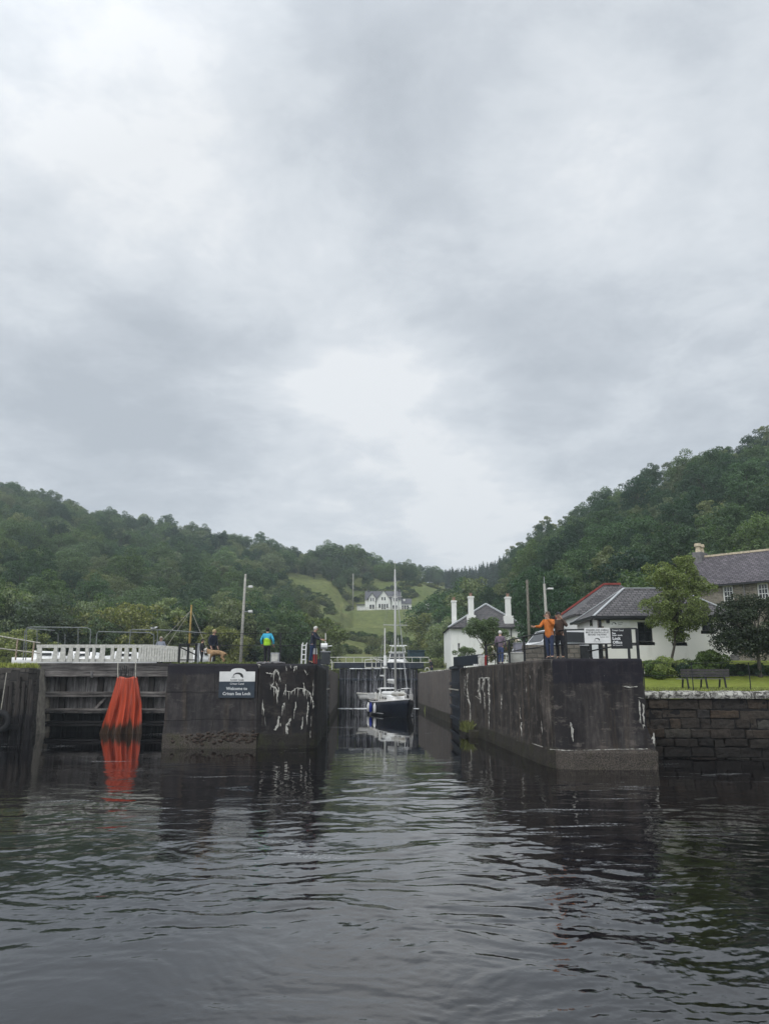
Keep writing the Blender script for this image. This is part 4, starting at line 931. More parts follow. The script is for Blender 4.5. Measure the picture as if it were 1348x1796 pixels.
# ---------------------------------------------------------------- garden wall
gw = thing('garden_wall', 'dark block stone retaining wall below the lawn, lichened coping', 'wall', (12, 33.5, 0))
gd = Vector((GW[1][0] - GW[0][0], GW[1][1] - GW[0][1], 0)).normalized(); gn = Vector((gd.y, -gd.x, 0))   # gn points to the camera
def gp(s_, d, z): p = Vector((GW[0][0], GW[0][1], 0)) + gd * s_ + gn * d; return Vector((p.x, p.y, z))
mb = MB(); rr = random.Random(77); zc = 2.42
rows = [(2.42, .44), (1.98, .36), (1.62, .42), (1.20, .38), (.82, .34), (.48, .42), (.06, .5), (-.44, .5)]
for zt_, h_ in rows:
    s_ = -.9 - rr.random() * .6; pro = .0 if zt_ > 1.5 else .10
    while s_ < 22:
        l_ = rr.choice((rr.uniform(.28, .6), rr.uniform(.6, 1.0), rr.uniform(.9, 1.5))); k0 = len(mb.v); d = rr.uniform(-.05, .07) + pro; j = [rr.uniform(-.03, .03) for _ in range(4)]
        a = [gp(s_ + .015, -.5, zt_ - h_ + .015), gp(s_ + l_ - .015, -.5, zt_ - h_ + .015), gp(s_ + l_ - .015, -.5, zt_ - .015), gp(s_ + .015, -.5, zt_ - .015)]
        zt0_, h0_ = zt_, h_; zt_ += rr.uniform(-.035, .02); b_ = [gp(s_ + .015 + j[0], d, zt_ - h_ + .02 + j[1]), gp(s_ + l_ - .02 + j[2], d, zt_ - h_ + .02), gp(s_ + l_ - .02, d, zt_ - .02 + j[3]), gp(s_ + .02, d, zt_ - .02)]
        zt_ = zt0_; mb.v += [tuple(p) for p in a + b_]
        for q in ((4, 5, 6, 7), (0, 1, 5, 4), (1, 2, 6, 5), (2, 3, 7, 6), (3, 0, 4, 7)): mb.face([k0 + i for i in q])
        s_ += l_
sc = mb.build('stone_courses', M['blocks'], gw, bevel=.03)
q = sc.modifiers.new('sub', 'SUBSURF'); q.subdivision_type = 'SIMPLE'; q.levels = q.render_levels = 3
tx = bpy.data.textures.new('rough_stone', 'CLOUDS'); tx.noise_scale = .30; tx.noise_depth = 4; q = sc.modifiers.new('rough', 'DISPLACE'); q.texture = tx; q.strength = .13; q.mid_level = .5; q.texture_coords = 'GLOBAL'
MB().poly([gp(-1, -.06, -1.5), gp(24, -.06, -1.5), gp(24, -.06, 2.4), gp(-1, -.06, 2.4)]).build('mortar_core', plain('dark_mortar', (.012, .011, .011), .95), gw)
mb = MB(); s_ = -1.0
while s_ < 22:
    l_ = rr.uniform(1.0, 2.2); n_ = 8; rings = []
    for q in range(n_ + 1):
        ss = s_ + .02 + (l_ - .04) * q / n_; e = .0 if 0 < q < n_ else .03; w_ = lambda a: rr.uniform(-.015, .015)
        rings.append([gp(ss, .12 - e + w_(0), 2.44), gp(ss, .15 - e + w_(0), 2.58), gp(ss, .08 - e + w_(0), 2.70 - e + w_(0)), gp(ss, -.25, 2.76 - e + w_(0)), gp(ss, -.55, 2.72), gp(ss, -.55, 2.44)])
    mb.loft(rings, closed=True, cap=True); s_ += l_
mb.build('coping', M['lichen'], gw)
for (px, s__) in ((1235, 1), (1335, 1)): pass
wfn = thing('wire_fence', 'thin black post and wire fence along the near edge of the lawn', 'fence', (12, 34, 2.75))
for px in (1235, 1334, 1440, 1150):
    x = xat(px, 33, 1200); y = gwy(x) + .65; MB().tube([(x, y, 2.7), (x, y, 3.95)], .022, 5).build('post', M['black'], wfn)
for z_ in (3.93, 3.4): MB().tube([(9.9, gwy(9.9) + .65, z_), (26, gwy(26) + .65, z_)], .010, 4).build('wire', M['black'], wfn)

# bench
bx_ = xat(1234, 35.2, 1200); by_ = 35.2; bz_ = float(land(np.array([bx_]), np.array([by_]))[0])
bt = thing('park_bench', 'dark wooden bench with a pale seat edge facing the lock on the lawn', 'bench', (bx_, by_, bz_))
hl = 1.08
for z_ in (.58, .70, .82): MB().box(bx_ - hl, bx_ + hl, by_ - .22, by_ - .18, bz_ + z_ - .052, bz_ + z_ + .05).build('back_slat', plain('bench_wood', (.06, .055, .055), .7, .25, 8), bt)
mb = MB()
for q in range(4): mb.box(bx_ - hl - .03, bx_ + hl + .03, by_ - .14 + q * .12, by_ - .04 + q * .12, bz_ + .42, bz_ + .46)
mb.build('seat', plain('bench_seat_wood', (.23, .22, .20), .7, .2, 8), bt)
for dx in (-.83, 0, .83):
    MB().bar((bx_ + dx - .05, by_ + .28, bz_ - .05), (bx_ + dx + .0, by_ + .25, bz_ + .42), .06, .06).build('leg', M['black'], bt)
    MB().bar((bx_ + dx + .05, by_ - .24, bz_ - .05), (bx_ + dx, by_ - .155, bz_ + .86), .06, .06).build('leg', M['black'], bt)

# ---------------------------------------------------------------- buildings
def xfb(M4):                                    # build in local coordinates then place
    def f(mb): return mb.xf(M4)
    return f
def window(parent, c, w_, h_, n, M4, bars=(1, 2), frame=None, sill=None, fr=.06, dep=.12, name='window', surround=None):
    """c centre on wall face, wall faces -y in local space; window is glass set back, frame, glazing bars, sill"""
    frame = frame or M['white']; x, y, z = c
    g = MB().box(x - w_ / 2, x + w_ / 2, y - .02, y + .02, z - h_ / 2, z + h_ / 2).xf(M4).build(name, M['glass'], parent)
    f = MB(); 
    f.box(x - w_ / 2 - fr, x - w_ / 2, y - .07, y + .03, z - h_ / 2 - fr, z + h_ / 2 + fr); f.box(x + w_ / 2, x + w_ / 2 + fr, y - .07, y + .03, z - h_ / 2 - fr, z + h_ / 2 + fr)
    f.box(x - w_ / 2, x + w_ / 2, y - .07, y + .03, z + h_ / 2, z + h_ / 2 + fr); f.box(x - w_ / 2, x + w_ / 2, y - .07, y + .03, z - h_ / 2 - fr, z - h_ / 2)
    for i in range(1, bars[0] + 1): xx = x - w_ / 2 + w_ * i / (bars[0] + 1); f.box(xx - .02, xx + .02, y - .045, y - .018, z - h_ / 2, z + h_ / 2)
    for i in range(1, bars[1] + 1): z2 = z - h_ / 2 + h_ * i / (bars[1] + 1); f.box(x - w_ / 2, x + w_ / 2, y - .042, y - .0165, z2 - .02, z2 + .02)
    f.xf(M4).build('frame', frame, g)
    if sill: MB().box(x - w_ / 2 - .15, x + w_ / 2 + .15, y - .16, y + .03, z - h_ / 2 - .26, z - h_ / 2 - fr - .003).xf(M4).build('sill', sill, g)
    return g
def place(x, y, z, deg): return Matrix.Translation((x, y, z)) @ Matrix.Rotation(R(deg), 4, 'Z')
def wall_with_openings(mb, x0, x1, z0, z1, y0, y1, ops):
    """front wall slab (thickness y0..y1) with rectangular openings"""
    xs = sorted({x0, x1} | {o[0] for o in ops} | {o[1] for o in ops}); zs = sorted({z0, z1} | {o[2] for o in ops} | {o[3] for o in ops})
    for i in range(len(xs) - 1):
        zc0 = None
        for j in range(len(zs) - 1):
            mx_, mz_ = (xs[i] + xs[i + 1]) / 2, (zs[j] + zs[j + 1]) / 2
            hole = any(o[0] < mx_ < o[1] and o[2] < mz_ < o[3] for o in ops)
            if not hole and zc0 is None: zc0 = zs[j]
            if hole and zc0 is not None: mb.box(xs[i], xs[i + 1], y0, y1, zc0, zs[j]); zc0 = None
        if zc0 is not None: mb.box(xs[i], xs[i + 1], y0, y1, zc0, zs[-1])
def hip_roof(mb, x0, x1, y0, y1, ze, zr_, inset, th=.10):
    ym = (y0 + y1) / 2; A = (x0, y0, ze); B = (x1, y0, ze); C = (x1, y1, ze); D = (x0, y1, ze); E = (x0 + inset, ym, zr_); F = (x1 - inset, ym, zr_)
    mb.poly([A, B, F, E]); mb.poly([C, D, E, F]); mb.poly([D, A, E]); mb.poly([B, C, F]); 
    a, b_, c, d = [(p[0], p[1], p[2] - th) for p in (A, B, C, D)]
    mb.poly([a, b_, B, A]); mb.poly([b_, c, C, B]); mb.poly([c, d, D, C]); mb.poly([d, a, A, D]); mb.poly([d, c, b_, a]); return A, B, C, D, E, F

# lock office
OX0, OX1, OY0, OY1 = 12.9, 21.25, 47.0, 52.0; OZ0 = 4.0; OZE = zat(1083, 47); I4 = Matrix.Identity(4)
of = thing('lock_office', 'single-storey white harled lock office with a hipped slate roof', 'building', ((OX0 + OX1) / 2, 49.5, OZ0))
def xo(px): return xat(px, OY0, 1105)
wins = [(xo(1118), xo(1143.5), zat(1126, 47), zat(1091, 47)), (xo(1179), xo(1200), zat(1127, 47), zat(1091, 47)), (xo(1231), xo(1250.5), zat(1106, 47), zat(1090.5, 47))]
mb = MB(); wall_with_openings(mb, OX0, OX1, OZ0 - .6, OZE, OY0, OY0 + .3, wins)
lwz = (zat(1098, 48.5), zat(1088.5, 48.5))
mb.box(OX0, OX0 + .3, OY0 + .3, OY1, OZ0 - .6, OZE); mb.box(OX1 - .3, OX1, OY0 + .3, OY1, OZ0 - .6, OZE); mb.box(OX0 + .3, OX1 - .3, OY1 - .3, OY1, OZ0 - .6, OZE)
mb.build('wall', M['harl'], of)
for (a, b_, c, d) in wins:
    bars = (1, 1) if d - c > .8 else (1, 0); g = window(of, ((a + b_) / 2, OY0 + .16, (c + d) / 2), b_ - a - .12, d - c - .12, None, I4, bars, M['black'], M['sill'])
    MB().box(a + .1, b_ - .1, OY0 + .3, OY0 + .32, c + .1, c + (d - c) * .55).build('curtain', M['offwhite'], g) if d - c > .8 else None
g = MB().box(OX0 - .012, OX0 + .01, 48.2, 48.75, lwz[0], lwz[1]).build('window', M['glass'], of); MB().box(OX0 - .02, OX0 + .005, 48.15, 48.2, lwz[0] - .05, lwz[1] + .05).build('frame', M['black'], g)
mb = MB(); A, B, C, D, E, F = hip_roof(mb, OX0 - .3, OX1 + .3, OY0 - .3, OY1 + .3, OZE + .03, zat(1032.5, 49.5), 2.8); rf = mb.build('roof', M['slate'], of)
mb = MB()
for p, q in ((A, E), (D, E), (E, F), (B, F), (C, F)): mb.bar(Vector(p) + Vector((0, 0, .03)), Vector(q) + Vector((0, 0, .03)), .15, .06)
mb.build('ridge', M['lead'], rf)
MB().box(OX0 - .36, OX1 + .36, OY0 - .42, OY0 - .305, OZE - .10, OZE + .06).build('gutter', M['black'], of); MB().box(OX0 - .42, OX0 - .305, OY0 - .3, OY1 + .3, OZE - .10, OZE + .06).build('gutter', M['black'], of)
MB().box(OX0 - .2, OX1 + .2, OY0 - .3, OY0 - .003, OZE - .16, OZE - .075).build('soffit', M['black'], of)
MB().tube([(xo(1051.5), OY0 - .1, OZ0), (xo(1051.5), OY0 - .1, OZE - .1)], .085, 8).build('downpipe', M['black'], of)
mb = MB(); z = OZ0; q = 0
while z < OZE - .2: mb.box(OX0 - .015, OX0 + (.36 if q % 2 else .22), OY0 - .015, OY0 - .001, z + .01, z + .29); z += .3; q += 1
mb.build('quoin', M['sill'], of)
mb = MB(); z = OZ0; q = 0
while z < zat(1138, 47): mb.box(OX1 - (.5 if q % 2 else .32), OX1 + .012, OY0 - .015, OY0 - .001, z + .01, z + .33); z += .35; q += 1
mb.build('quoin', M['greystone'], of)
lt = MB().box(xo(1065) - .05, xo(1067) + .05, OY0 - .14, OY0 - .002, zat(1093, 47), zat(1086.5, 47)).build('wall_lamp', M['black'], of)
MB().box(xo(1052.5), xo(1060), OY0 - .03, OY0 - .003, zat(1092, 47), zat(1086, 47)).build('notice_panel', plain('cream_notice', (.50, .46, .34), .7), of)
sgn = thing('wall_sign', 'long white sign with a small bridge emblem under the office eaves', 'sign', (xo(1085), OY0 - .03, zat(1099, 47)))
MB().box(xo(1069), xo(1105), OY0 - .05, OY0 - .02, zat(1099.5, 47), zat(1087, 47)).build('panel', M['white'], sgn)
bridge_logo(sgn, xo(1076.5), zat(1095, 47), OY0 - .05, .26, M['ink']); text('Scottish', (xo(1083), OY0 - .052, zat(1092.5, 47)), .10, M['ink'], sgn, align='LEFT', ext=.002); text('Canals', (xo(1083), OY0 - .052, zat(1095.5, 47)), .10, M['ink'], sgn, align='LEFT', ext=.002)
# back range with red ridge
bo = thing('rear_building', 'white building with red ridge tiles rising behind the lock office', 'building', (16.5, 57, OZ0))
MB().box(13.2, 20, 53.0, 59, OZ0 - .4, 7.6).build('wall', M['harl2'], bo)
mb = MB(); A, B, C, D, E, F = hip_roof(mb, 12.95, 20.3, 52.7, 59.3, 7.62, zat(1026, 56), 3.1); rf = mb.build('roof', M['slate'], bo)
mb = MB()
for p, q in ((D, E), (E, F)): mb.bar(Vector(p) + Vector((0, 0, .07)), Vector(q) + Vector((0, 0, .07)), .2, .14)
mb.build('ridge', M['redtile'], rf)
sh = MB().box(xat(905, 64), xat(1000, 64), 64, 68, 3.8, 5.6)

# stone house at the right
P0 = Vector((24.3, 62.6, 4.0)); P1 = Vector((30.0, 57.2, 4.0)); ang = math.degrees(math.atan2(P1.y - P0.y, P1.x - P0.x)); HL = 18.0
Mh = place(P0.x, P0.y, 0, ang); hs = thing('stone_house', 'two-storey brown rubble house with purple slates at the right edge', 'house', tuple(P0))
def hx(px, py):          # local x along the front where the ray through px meets it
    a, _ = ray(px, py); d = (P1 - P0).normalized(); t = (a * P0.y - P0.x) / (d.x - a * d.y); return t, P0.y + d.y * t
ops = []
for (pa, pb, ya, yb) in ((1267, 1285.5, 1030, 1066), (1328, 1346.5, 1020, 1060)):
    xa, Ya = hx(pa, 1045); xb, Yb = hx(pb, 1045); ym_ = (Ya + Yb) / 2; ops.append((xa, xb, zat(yb, ym_), zat(ya, ym_)))
dxs = ops[1][0] - ops[0][0]; wz = (min(o[2] for o in ops) + .1, max(o[3] for o in ops) - .1); ww = ops[0][1] - ops[0][0]
ops = [(ops[0][0] + dxs * k, ops[0][0] + dxs * k + ww, wz[0], wz[1]) for k in range(4)]
low = [(o[0], o[1], 5.4, 7.1) for o in ops]
ze = zat(1026.5, P0.y - 1.2); mb = MB(); wall_with_openings(mb, 0, HL, 3.0, ze, 0, .45, ops + low); DP = 6.6
mb.box(0, .45, .45, DP, 3.0, ze); mb.box(HL - .45, HL, .45, DP, 3.0, ze); mb.box(.45, HL - .45, DP - .45, DP, 3.0, ze); zr_ = ze + 2.6
mb.v.append((0, 0, 0)); k0 = len(mb.v)
mb.v += [(0, 0, ze), (0, DP, ze), (0, DP / 2, zr_), (.45, 0, ze), (.45, DP, ze), (.45, DP / 2, zr_)]
for q in ((0, 2, 1), (3, 4, 5), (0, 3, 5, 2), (1, 2, 5, 4)): mb.face([k0 + i for i in q])
mb.xf(Mh).build('wall', M['rubble'], hs)
for i, (a, b_, c, d) in enumerate(ops + low): window(hs, ((a + b_) / 2, .18, (c + d) / 2), b_ - a - .2, d - c - .2, None, Mh, (2, 3), M['white'], M['sill'], fr=.10)
mb = MB(); e_ = .35
mb.poly([(-.05, -e_, ze - .15), (HL + .1, -e_, ze - .15), (HL + .1, DP / 2, zr_ + .05), (-.05, DP / 2, zr_ + .05)]); mb.poly([(HL + .1, DP + e_, ze - .15), (-.05, DP + e_, ze - .15), (-.05, DP / 2, zr_ + .05), (HL + .1, DP / 2, zr_ + .05)])
rf = mb.xf(Mh).build('roof', M['slate2'], hs); sm = rf.modifiers.new('thick', 'SOLIDIFY'); sm.thickness = .12; sm.offset = 1
MB().bar((-.05, DP / 2, zr_ + .2), (HL, DP / 2, zr_ + .2), .3, .16).xf(Mh).build('ridge', M['creamstone'], rf)
MB().bar((-.1, -e_ - .04, ze - .15), (HL, -e_ - .04, ze - .15), .13, .13).xf(Mh).build('gutter', M['black'], hs)
MB().bar((-.02, -e_ + .05, ze + .03), (-.02, DP / 2, zr_ + .24), .32, .12).xf(Mh).build('skew', M['greystone'], hs)
MB().tube([(ops[1][0] - .9, -.1, 3.5), (ops[1][0] - .9, -.1, ze - .2)], .06, 6).xf(Mh).build('downpipe', M['greystone'], hs)
ch = MB().box(-.05, .75, DP / 2 - .75, DP / 2 + .75, zr_ - .9, zr_ + .55).xf(Mh).build('chimney', M['greystone'], rf, bevel=.04)
MB().box(-.35, 1.1, DP / 2 - 1.4, DP / 2 + 1.4, zr_ + .755, zr_ + .95).xf(Mh).build('chimney_cap', M['greystone'], ch) if False else None
mb = MB()
for yy in (-.36, .36): mb.tube([(.36, DP / 2 + yy, zr_ + .55), (.36, DP / 2 + yy, zr_ + 1.05), (.36, DP / 2 + yy, zr_ + 1.06), (.36, DP / 2 + yy, zr_ + 1.32)], [.24, .18, .30, .27], 10)
mb.xf(Mh).build('chimney_pot', M['creamstone'], rf, smooth=False)
# lower lean-to of the stone house with white skew
# white house by the lock with tall chimneys
Y0 = 105.0; wx0, wx1 = xat(790, Y0, 1125), xat(921, Y0, 1125); zE = zat(1101.5, Y0)
wh = thing('white_house', 'white harled house with three tall chimneys beside the lock', 'house', ((wx0 + wx1) / 2, Y0, 4.0))
ops = [(xat(803, Y0), xat(807, Y0), zat(1142, Y0), zat(1128, Y0)), (xat(877, Y0), xat(883, Y0), zat(1140, Y0), zat(1124, Y0)), (xat(900, Y0), xat(906, Y0), zat(1140, Y0), zat(1124, Y0))]
mb = MB(); wall_with_openings(mb, wx0, wx1, 3, zE, Y0, Y0 + .5, ops); mb.box(wx0, wx0 + .5, Y0 + .5, Y0 + 12, 3, zE); mb.box(wx1 - .5, wx1, Y0 + .5, Y0 + 12, 3, zE); mb.build('wall', M['harl2'], wh)
for (a, b_, c, d) in ops: window(wh, ((a + b_) / 2, Y0 + .2, (c + d) / 2), b_ - a - .1, d - c - .1, None, I4, (0, 1), M['white'], M['sill'])
xa_ = xat(852, Y0 + 5, 1060); za_ = zat(1059.5, Y0 + 5); mb = MB()
q0 = (wx0 - .3, Y0 - .3, zE + .02); q1 = (wx1 + .3, Y0 - .3, zE + .02); ap = (xa_, Y0 + 5.2, za_); q2 = (wx1 + .3, Y0 + 12.3, zE + .02); q3 = (wx0 - .3, Y0 + 12.3, zE + .02); ap2 = (xa_, Y0 + 7.5, za_)
mb.poly([q0, q1, ap]); mb.poly([q1, q2, ap2, ap]); mb.poly([q3, q0, ap, ap2]); mb.poly([q2, q3, ap2])
rf = mb.build('roof', M['slate'], wh); mb = MB()
for p, q in ((q0, ap), (q1, ap)): mb.bar(Vector(p) + Vector((0, -.05, .06)), Vector(q) + Vector((0, -.05, .06)), .3, .16)
mb.build('ridge', M['lead'], rf); MB().box(wx0 - .36, wx1 + .36, Y0 - .46, Y0 - .31, zE - .12, zE + .06).build('gutter', M['black'], wh)
MB().tube([(wx1 - 1.9, Y0 - .1, 4), (wx1 - 1.9, Y0 - .1, zE - .1)], .07, 6).build('downpipe', M['black'], wh)
for (px, top, bot, w1, w2, base, yo) in ((796.5, 1055, 1102, 8, 8, 1084, 1.2), (826.5, 1047.5, 1103, 9, 15, 1079, .6), (892, 1048.5, 1103, 9, 16, 1080, .6)):
    Yc_ = Y0 + yo; x = xat(px, Yc_, 1080); s1 = w1 / 1350 * Yc_ / 2; s2 = w2 / 1350 * Yc_ / 2
    c_ = MB().box(x - s2, x + s2, Yc_, Yc_ + 1.0, zE - .3, zat(base, Yc_)).box(x - s1, x + s1, Yc_ + .1, Yc_ + .85, zat(base, Yc_) + .003, zat(top, Yc_)).box(x - s1 - .07, x + s1 + .07, Yc_ + .03, Yc_ + .92, zat(top + 1, Yc_), zat(top, Yc_) + .15).build('chimney', M['harl2'], rf)
    MB().tube([(x, Yc_ + .45, zat(top, Yc_) + .15), (x, Yc_ + .45, zat(top, Yc_) + .35), (x, Yc_ + .45, zat(top, Yc_) + .62)], [.22, .18, .26], 8).build('chimney_pot', plain('clay_pot', (.30, .19, .14), .85), c_)
# gabled house on the knoll
YH = 266.0; hb = thing('gabled_house', 'distant long white house with three front gables above a field', 'house', (0, YH, zat(1070, YH)))
def hp(px, py, d=0): p = W(px, py, YH + d); return p
def X(px): return xat(px, YH, 1055)
def Z(py): return zat(py, YH)
zb0 = Z(1072.5); mb = MB().box(X(640), X(703), YH, YH + 9, zb0 - 2, Z(1051.5)).box(X(703) + .01, X(721.5), YH + .1, YH + 8, zb0 - 2, Z(1059))
mb.build('wall', M['harl2'], hb)
mb = MB(); mb.poly([(X(639.5), YH - .4, Z(1052)), (X(703), YH - .4, Z(1052)), (X(703), YH + 4.5, Z(1034.5)), (X(639.5), YH + 4.5, Z(1034.5))]); mb.poly([(X(703), YH + 9.4, Z(1052)), (X(639.5), YH + 9.4, Z(1052)), (X(639.5), YH + 4.5, Z(1034.5)), (X(703), YH + 4.5, Z(1034.5))]); 
mb.poly([(X(703), YH - .3, Z(1059)), (X(722), YH - .3, Z(1059)), (X(722), YH + 4, Z(1048)), (X(703), YH + 4, Z(1048))]); mb.poly([(X(722), YH + 8.2, Z(1059)), (X(703), YH + 8.2, Z(1059)), (X(703), YH + 4, Z(1048)), (X(722), YH + 4, Z(1048))]); rf = mb.build('roof', M['slatefar'], hb)
MB().box(X(702.9), X(703.1), YH + .5, YH + 8.5, Z(1052), Z(1038)).build('gable_end', M['harl2'], hb)
for (a, b_, ap, ex) in ((646, 658.5, 1041, 1049.5), (660, 684.5, 1036.5, 1053), (686, 698, 1041.5, 1049.5)):
    xa, xb = X(a), X(b_); xm_ = (xa + xb) / 2; ze_, zp = Z(ex), Z(ap); yf = YH - (1.2 if b_ - a > 20 else .5)
    g = MB().prism_y([(xa, zb0 - 1), (xb, zb0 - 1), (xb, ze_), (xm_, zp), (xa, ze_)], yf, YH + 2).build('gable', M['harl2'], hb)
    r = MB(); e_ = .5; sl_ = (zp - ze_) / (xb - xm_)
    r.poly([(xa - e_, yf - .4, ze_ - e_ * sl_ + .12), (xm_, yf - .4, zp + .12), (xm_, YH + 4.2, zp + .12), (xa - e_, YH + 4.2, ze_ - e_ * sl_ + .12)]); r.poly([(xm_, yf - .4, zp + .12), (xb + e_, yf - .4, ze_ - e_ * sl_ + .12), (xb + e_, YH + 4.2, ze_ - e_ * sl_ + .12), (xm_, YH + 4.2, zp + .12)])
    r.build('gable_roof', M['slatefar'], rf)
def fw(px0, px1, py0, py1, yf): MB().box(X(px0), X(px1), yf - .04, yf + .01, Z(py1), Z(py0)).build('window', M['glass'], hb)
for (a, b_, c, d, yf) in ((649.5, 651.3, 1049, 1055, -.5), (653.5, 655.5, 1049, 1055, -.5), (669, 671.3, 1048, 1053.5, -1.2), (673.5, 675.7, 1048, 1053.5, -1.2), (689.5, 691.5, 1049, 1055, -.5), (694, 696, 1049, 1055, -.5),
                         (648, 651.3, 1061, 1068, -.5), (652.6, 656, 1061, 1068, -.5), (664, 667.3, 1060, 1067, -1.2), (669, 671.6, 1060, 1069.5, -1.2), (673, 675.6, 1060, 1069.5, -1.2), (677.3, 680.3, 1060, 1067, -1.2), (688, 691.3, 1062, 1068, -.5), (693, 696, 1062, 1068, -.5),
                         (704.5, 707, 1062, 1069, 0), (708.5, 711.5, 1062, 1069, 0), (713, 716, 1062, 1069, 0)): fw(a, b_, c, d, YH + yf)
MB().box(X(644), X(646.5), YH + 3.8, YH + 5.0, Z(1036), Z(1031.5)).build('chimney', M['slatefar'], rf); MB().box(X(698.5), X(702.5), YH + 3.8, YH + 5.0, Z(1036), Z(1031.5)).build('chimney', M['slatefar'], rf)
MB().box(X(626), X(639.8), YH + .5, YH + 6, zb0 - 1, Z(1061)).build('annexe', M['harl2'], hb); MB().box(X(625), X(639.9), YH, YH + 6, Z(1061) + .01, Z(1059.8)).build('wing_roof', M['slatefar'], rf)
MB().box(X(707), X(710.5), YH + 1.2, YH + 1.8, Z(1054), Z(1050)).build('rooflight', M['white'], rf)
gr = thing('garage', 'small distant white outbuilding right of the gabled house', 'building', (X(750), YH, zb0))
MB().box(X(745), X(756.5), YH, YH + 6, zb0 - 1, Z(1057.5)).build('wall', M['harl2'], gr); MB().prism_y([(X(744), Z(1057.5)), (X(757.5), Z(1057.5)), (X(750.7), Z(1054.5))], YH - .3, YH + 6.3).build('roof', M['slatefar'], gr); MB().box(X(751.5), X(755), YH - .03, YH, zb0, Z(1060.5)).build('door', M['glass'], gr)
bc = thing('blue_shed', 'small distant blue shed left of the white outbuilding', 'shed', (X(740), YH, zb0)); MB().box(X(736), X(744), YH - 1, YH + 2, zb0 - 1, Z(1063)).build('wall', plain('shed_blue', (.06, .09, .17), .6), bc); MB().prism_y([(X(735.5), Z(1063)), (X(744.5), Z(1063)), (X(740), Z(1060.5))], YH - 1.2, YH + 2.2).build('roof', M['slatefar'], bc)
# low fence in front of the house
mb = railing('garden_fence', 'low pale fence along the front of the distant gabled house', [(X(618), YH - 6, zb0 - .2), (X(700), YH - 6, zb0 - .2), (X(765), YH - 6, zb0 - .2)], .9, [.45], 2.2, M['rail'], .05, .05, cat='fence')
# teal container beyond the lock
x0, x1 = xat(716.5, 125), xat(747, 125); ct = thing('shed', 'dark teal flat-topped shed beyond the lock, right of the motor cruiser', 'shed', ((x0 + x1) / 2, 130, 4.3)); MB().box(x0, x1, 130, 133, 3.6, zat(1142, 130)).build('wall', M['teal'], ct, bevel=.04)
MB().box(x0 - .15, x1 + .15, 129.8, 133.2, zat(1142, 130) + .01, zat(1140.6, 130)).build('roof', M['teal'], ct)
for k in range(9): xx = x0 + (x1 - x0) * (k + .5) / 9; MB().box(xx - .04, xx + .04, 129.95, 129.998, 3.8, zat(1143, 130)).build('rib', M['navydark'], ct)

# van
vn = thing('parked_van', 'small white van parked nose left behind the low stone wall', 'van', (10.15, 46.3, 4.0), R(180 + 17), None, 1.05)
def vl(mb, name, mat, **k): return mb.build(name, mat, vn, local=True, **k)
prof = [(-2.25, .35), (-2.3, 1.0), (-2.2, 1.85), (-2.0, 2.02), (.35, 2.05), (.75, 1.95), (1.35, 1.28), (2.05, 1.12), (2.28, .9), (2.3, .4), (2.2, .3), (-2.1, .28)]
body = MB(); rings = []
for yy, sc_ in ((-.88, .93), (-.93, .985), (-.9, 1), (.9, 1), (.93, .985), (.88, .93)):
    rings.append([(p[0] * (.98 + .02 * sc_), yy * (1 if p[1] < 1.2 else 1 - .10 * (p[1] - 1.2)), .28 + (p[1] - .28) * (1 if sc_ == 1 else .985 + .015 * sc_)) for p in prof])
body.loft(rings); vl(body, 'body', plain('van_white', (.70, .71, .72), .25, .03, 2, spec=.6), bevel=.03)
for s_ in (-1, 1):
    a = .945 * s_; gl = [(.25, 1.25), (1.22, 1.25), (.72, 1.82), (.25, 1.88)]; y0, y1 = (a - .02, a) if s_ > 0 else (a, a + .02)
    g = vl(MB().prism_y(gl, y0 - (.03 * s_), y1 - .03 * s_ + .012 * s_), 'side_window', M['glass']); vl(MB().prism_y([(-1.3, 1.3), (.1, 1.3), (.1, 1.86), (-1.3, 1.86)], y0 - .03 * s_, y1 - .03 * s_ + .012 * s_), 'side_window', M['glass'])
    for xx in (-1.45, 1.5):
        wl = vl(MB().tube([(xx, s_ * .76, .33), (xx, s_ * .95, .33)], .33, 16), 'wheel', M['rubber']); r = MB().tube([(xx, s_ * .951, .33), (xx, s_ * .965, .33)], .19, 12).build('rim', M['grey'], wl, local=True)
    vl(MB().box(1.9, 2.2, s_ * .62 - .18, s_ * .62 + .18, .82, 1.02), 'headlight', M['glass']); m_ = vl(MB().box(.95, 1.12, s_ * 1.06 - .09, s_ * 1.06 + .09, 1.2, 1.42), 'mirror', M['black'])
vl(MB().poly([(1.325, -.78, 1.34), (1.325, .78, 1.34), (.79, .70, 1.93), (.79, -.70, 1.93)]).poly([(1.34, .78, 1.33), (1.34, -.78, 1.33), (.80, -.70, 1.94), (.80, .70, 1.94)]), 'windscreen', M['glass'])
vl(MB().box(2.24, 2.34, -.75, .75, .35, .6), 'bumper', M['black']); vl(MB().box(2.27, 2.315, -.4, .4, .68, .86), 'grille', M['black'])
vl(MB().box(-2.35, -2.24, -.8, .8, .35, .55), 'bumper', M['black']); vl(MB().box(-2.30, -2.215, -.7, .7, 1.3, 1.78), 'rear_window', M['glass'])
